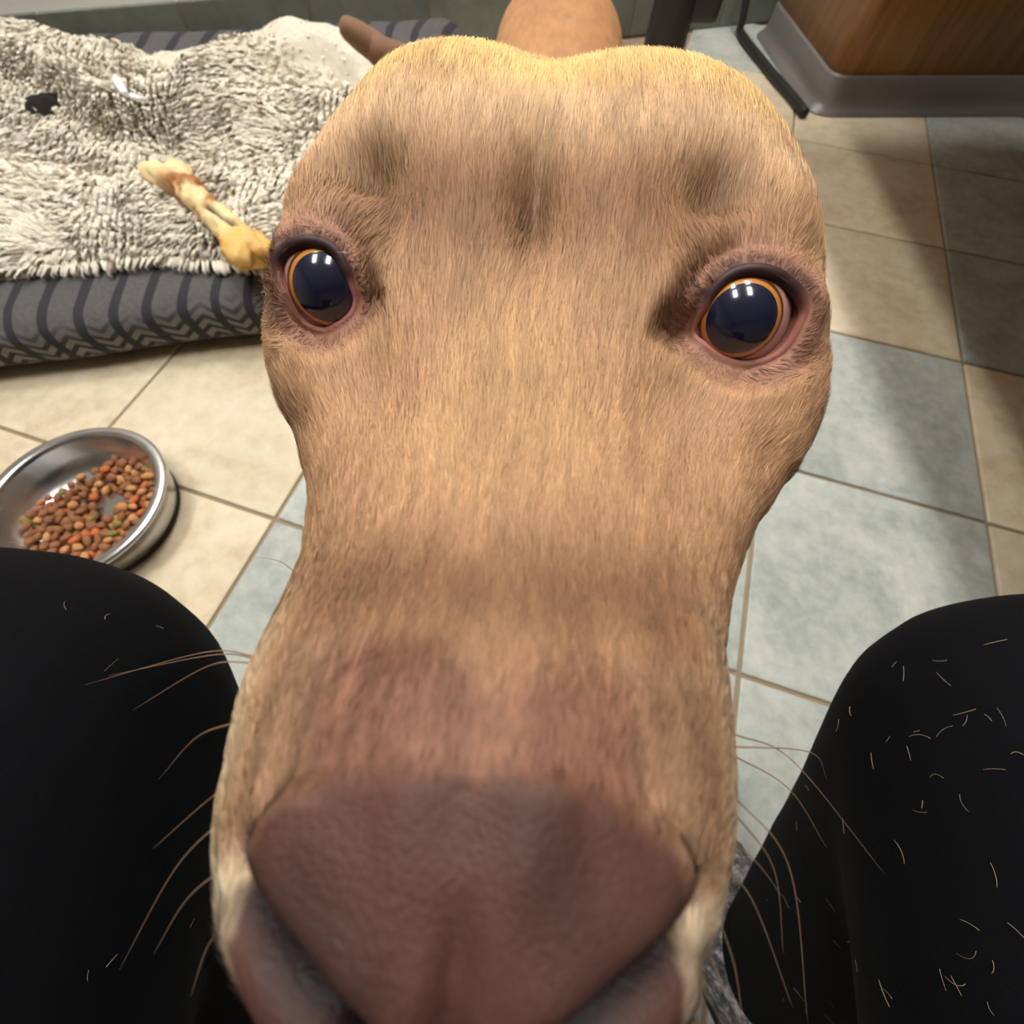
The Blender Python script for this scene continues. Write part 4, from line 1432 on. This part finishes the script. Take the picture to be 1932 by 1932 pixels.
def slipper(heel, toe, w, hgt, par, name='slipper'):
    heel, toe = np.array(heel), np.array(toe)
    L = np.linalg.norm(toe - heel); ax = (toe - heel) / L; sd = np.array([ax[1], -ax[0]])
    s = np.linspace(0, 1, 60); an = np.linspace(0, 2 * np.pi, 48, endpoint=False)
    wd = w * np.interp(s, [0, .03, .12, .35, .6, .8, .92, .98, 1], [.1, .45, .72, .72, .88, 1, .86, .5, .08])
    ht = hgt * np.interp(s, [0, .03, .1, .3, .5, .7, .85, .95, 1], [.2, .7, 1, 1.05, .95, .72, .56, .40, .15])
    V = []
    for k in range(60):
        c, si = np.cos(an), np.sin(an)
        x = wd[k] * np.sign(c) * np.abs(c) ** .8
        z = np.where(si > 0, .014 + ht[k] * np.abs(si) ** .8, .014 - .002 * np.abs(si))
        base = heel + ax * L * s[k]
        V.append(np.column_stack([base[0] + sd[0] * x, base[1] + sd[1] * x, z]))
    V = np.concatenate(V); V += (fbm(V * 120, 451, 2) * .0016)[:, None] * np.array([1, 1, .6])
    k = len(V); V = np.concatenate([V, [[heel[0], heel[1], .02]], [[toe[0], toe[1], .02]]])
    jx = np.arange(48)
    tri = np.concatenate([np.stack([np.full(48, k), (jx + 1) % 48, jx], -1), np.stack([np.full(48, k + 1), 59 * 48 + jx, 59 * 48 + (jx + 1) % 48], -1)])
    u = obj(name, np_mesh(name, V, [grid_faces(60, 48, True), tri]), M['slipper'], par)
    sole = []
    for k2, zz in ((1.0, .001), (1.04, .003), (1.04, .010), (1.0, .0135)):
        ring = []
        for x_, s_ in list(zip(wd, s)) + list(zip(-wd[::-1], s[::-1])):
            bp = heel + ax * L * (s_ * 1.02 - .01); ring.append((bp[0] + sd[0] * x_ * k2, bp[1] + sd[1] * x_ * k2, zz))
        sole.append(np.array(ring))
    n = len(sole[0])
    me = np_mesh('sole', np.concatenate(sole), grid_faces(4, n, True))
    bm = bmesh.new(); bm.from_mesh(me); bm.verts.ensure_lookup_table()
    bm.faces.new([bm.verts[i] for i in range(n)]); bm.faces.new([bm.verts[3 * n + i] for i in range(n)][::-1]); bm.to_mesh(me); bm.free()
    so = obj('sole', me, M['rubber']); so.parent = u
    return u


slipper((.275, -.33), (.205, -.118), .052, .085, person)
slipper((-.205, -.40), (-.190, -.178), .052, .085, person)

# ---- shed hairs on the trousers
parts = []


def on_leg(u, v):
    """first hit of the viewing ray with the round legs"""
    d = ray(u, v); d = d / np.linalg.norm(d); best = None
    for Lg in LEG:
        for p0, p1, r0, r1 in ((Lg['A'], Lg['K'], Lg['r'][0], Lg['r'][1]), (Lg['K'], Lg['Hp'], Lg['r'][1], Lg['r'][2])):
            for s in np.linspace(0, 1, 60):
                cc = p0 + (p1 - p0) * s; r = r0 + (r1 - r0) * s + .004
                w = cc - CAM; tt = w @ d; d2 = w @ w - tt * tt
                if d2 < r * r and tt > 0:
                    th = tt - math.sqrt(r * r - d2)
                    if best is None or th < best[0]: best = (th, (CAM + d * th - cc) / r)
    return None if best is None else (CAM + d * best[0], best[1])


gl = np.random.default_rng(12)
for side, n in ((0, 60), (1, 14)):
    for _ in range(n):
        u, v = (1450 + 480 * gl.random(), 1200 + 730 * gl.random()) if side == 0 else (380 * gl.random(), 1130 + 790 * gl.random())
        hit = on_leg(u, v)
        if hit is None: continue
        p, nr = hit
        tg = np.cross(nr, gl.normal(size=3)); tg /= np.linalg.norm(tg)
        bn = np.cross(nr, tg); Ln = .0020 + .0045 * gl.random(); cv = gl.normal() * .25
        x = np.linspace(-1, 1, 7)[:, None]
        P = p + tg * x * Ln * .5 + bn * (x ** 2) * Ln * cv * .5 + nr * .0012
        parts.append(tube_arrays(P, .00005 + .00006 * gl.random(), 5))
v, q, t = join_arrays(parts)
o = obj('shed_hairs', np_mesh('shed_hairs', v, [q, t]), M['lint'])
tag(o, 'short pale dog hairs stuck all over the black trousers', 'hair', kind='stuff')
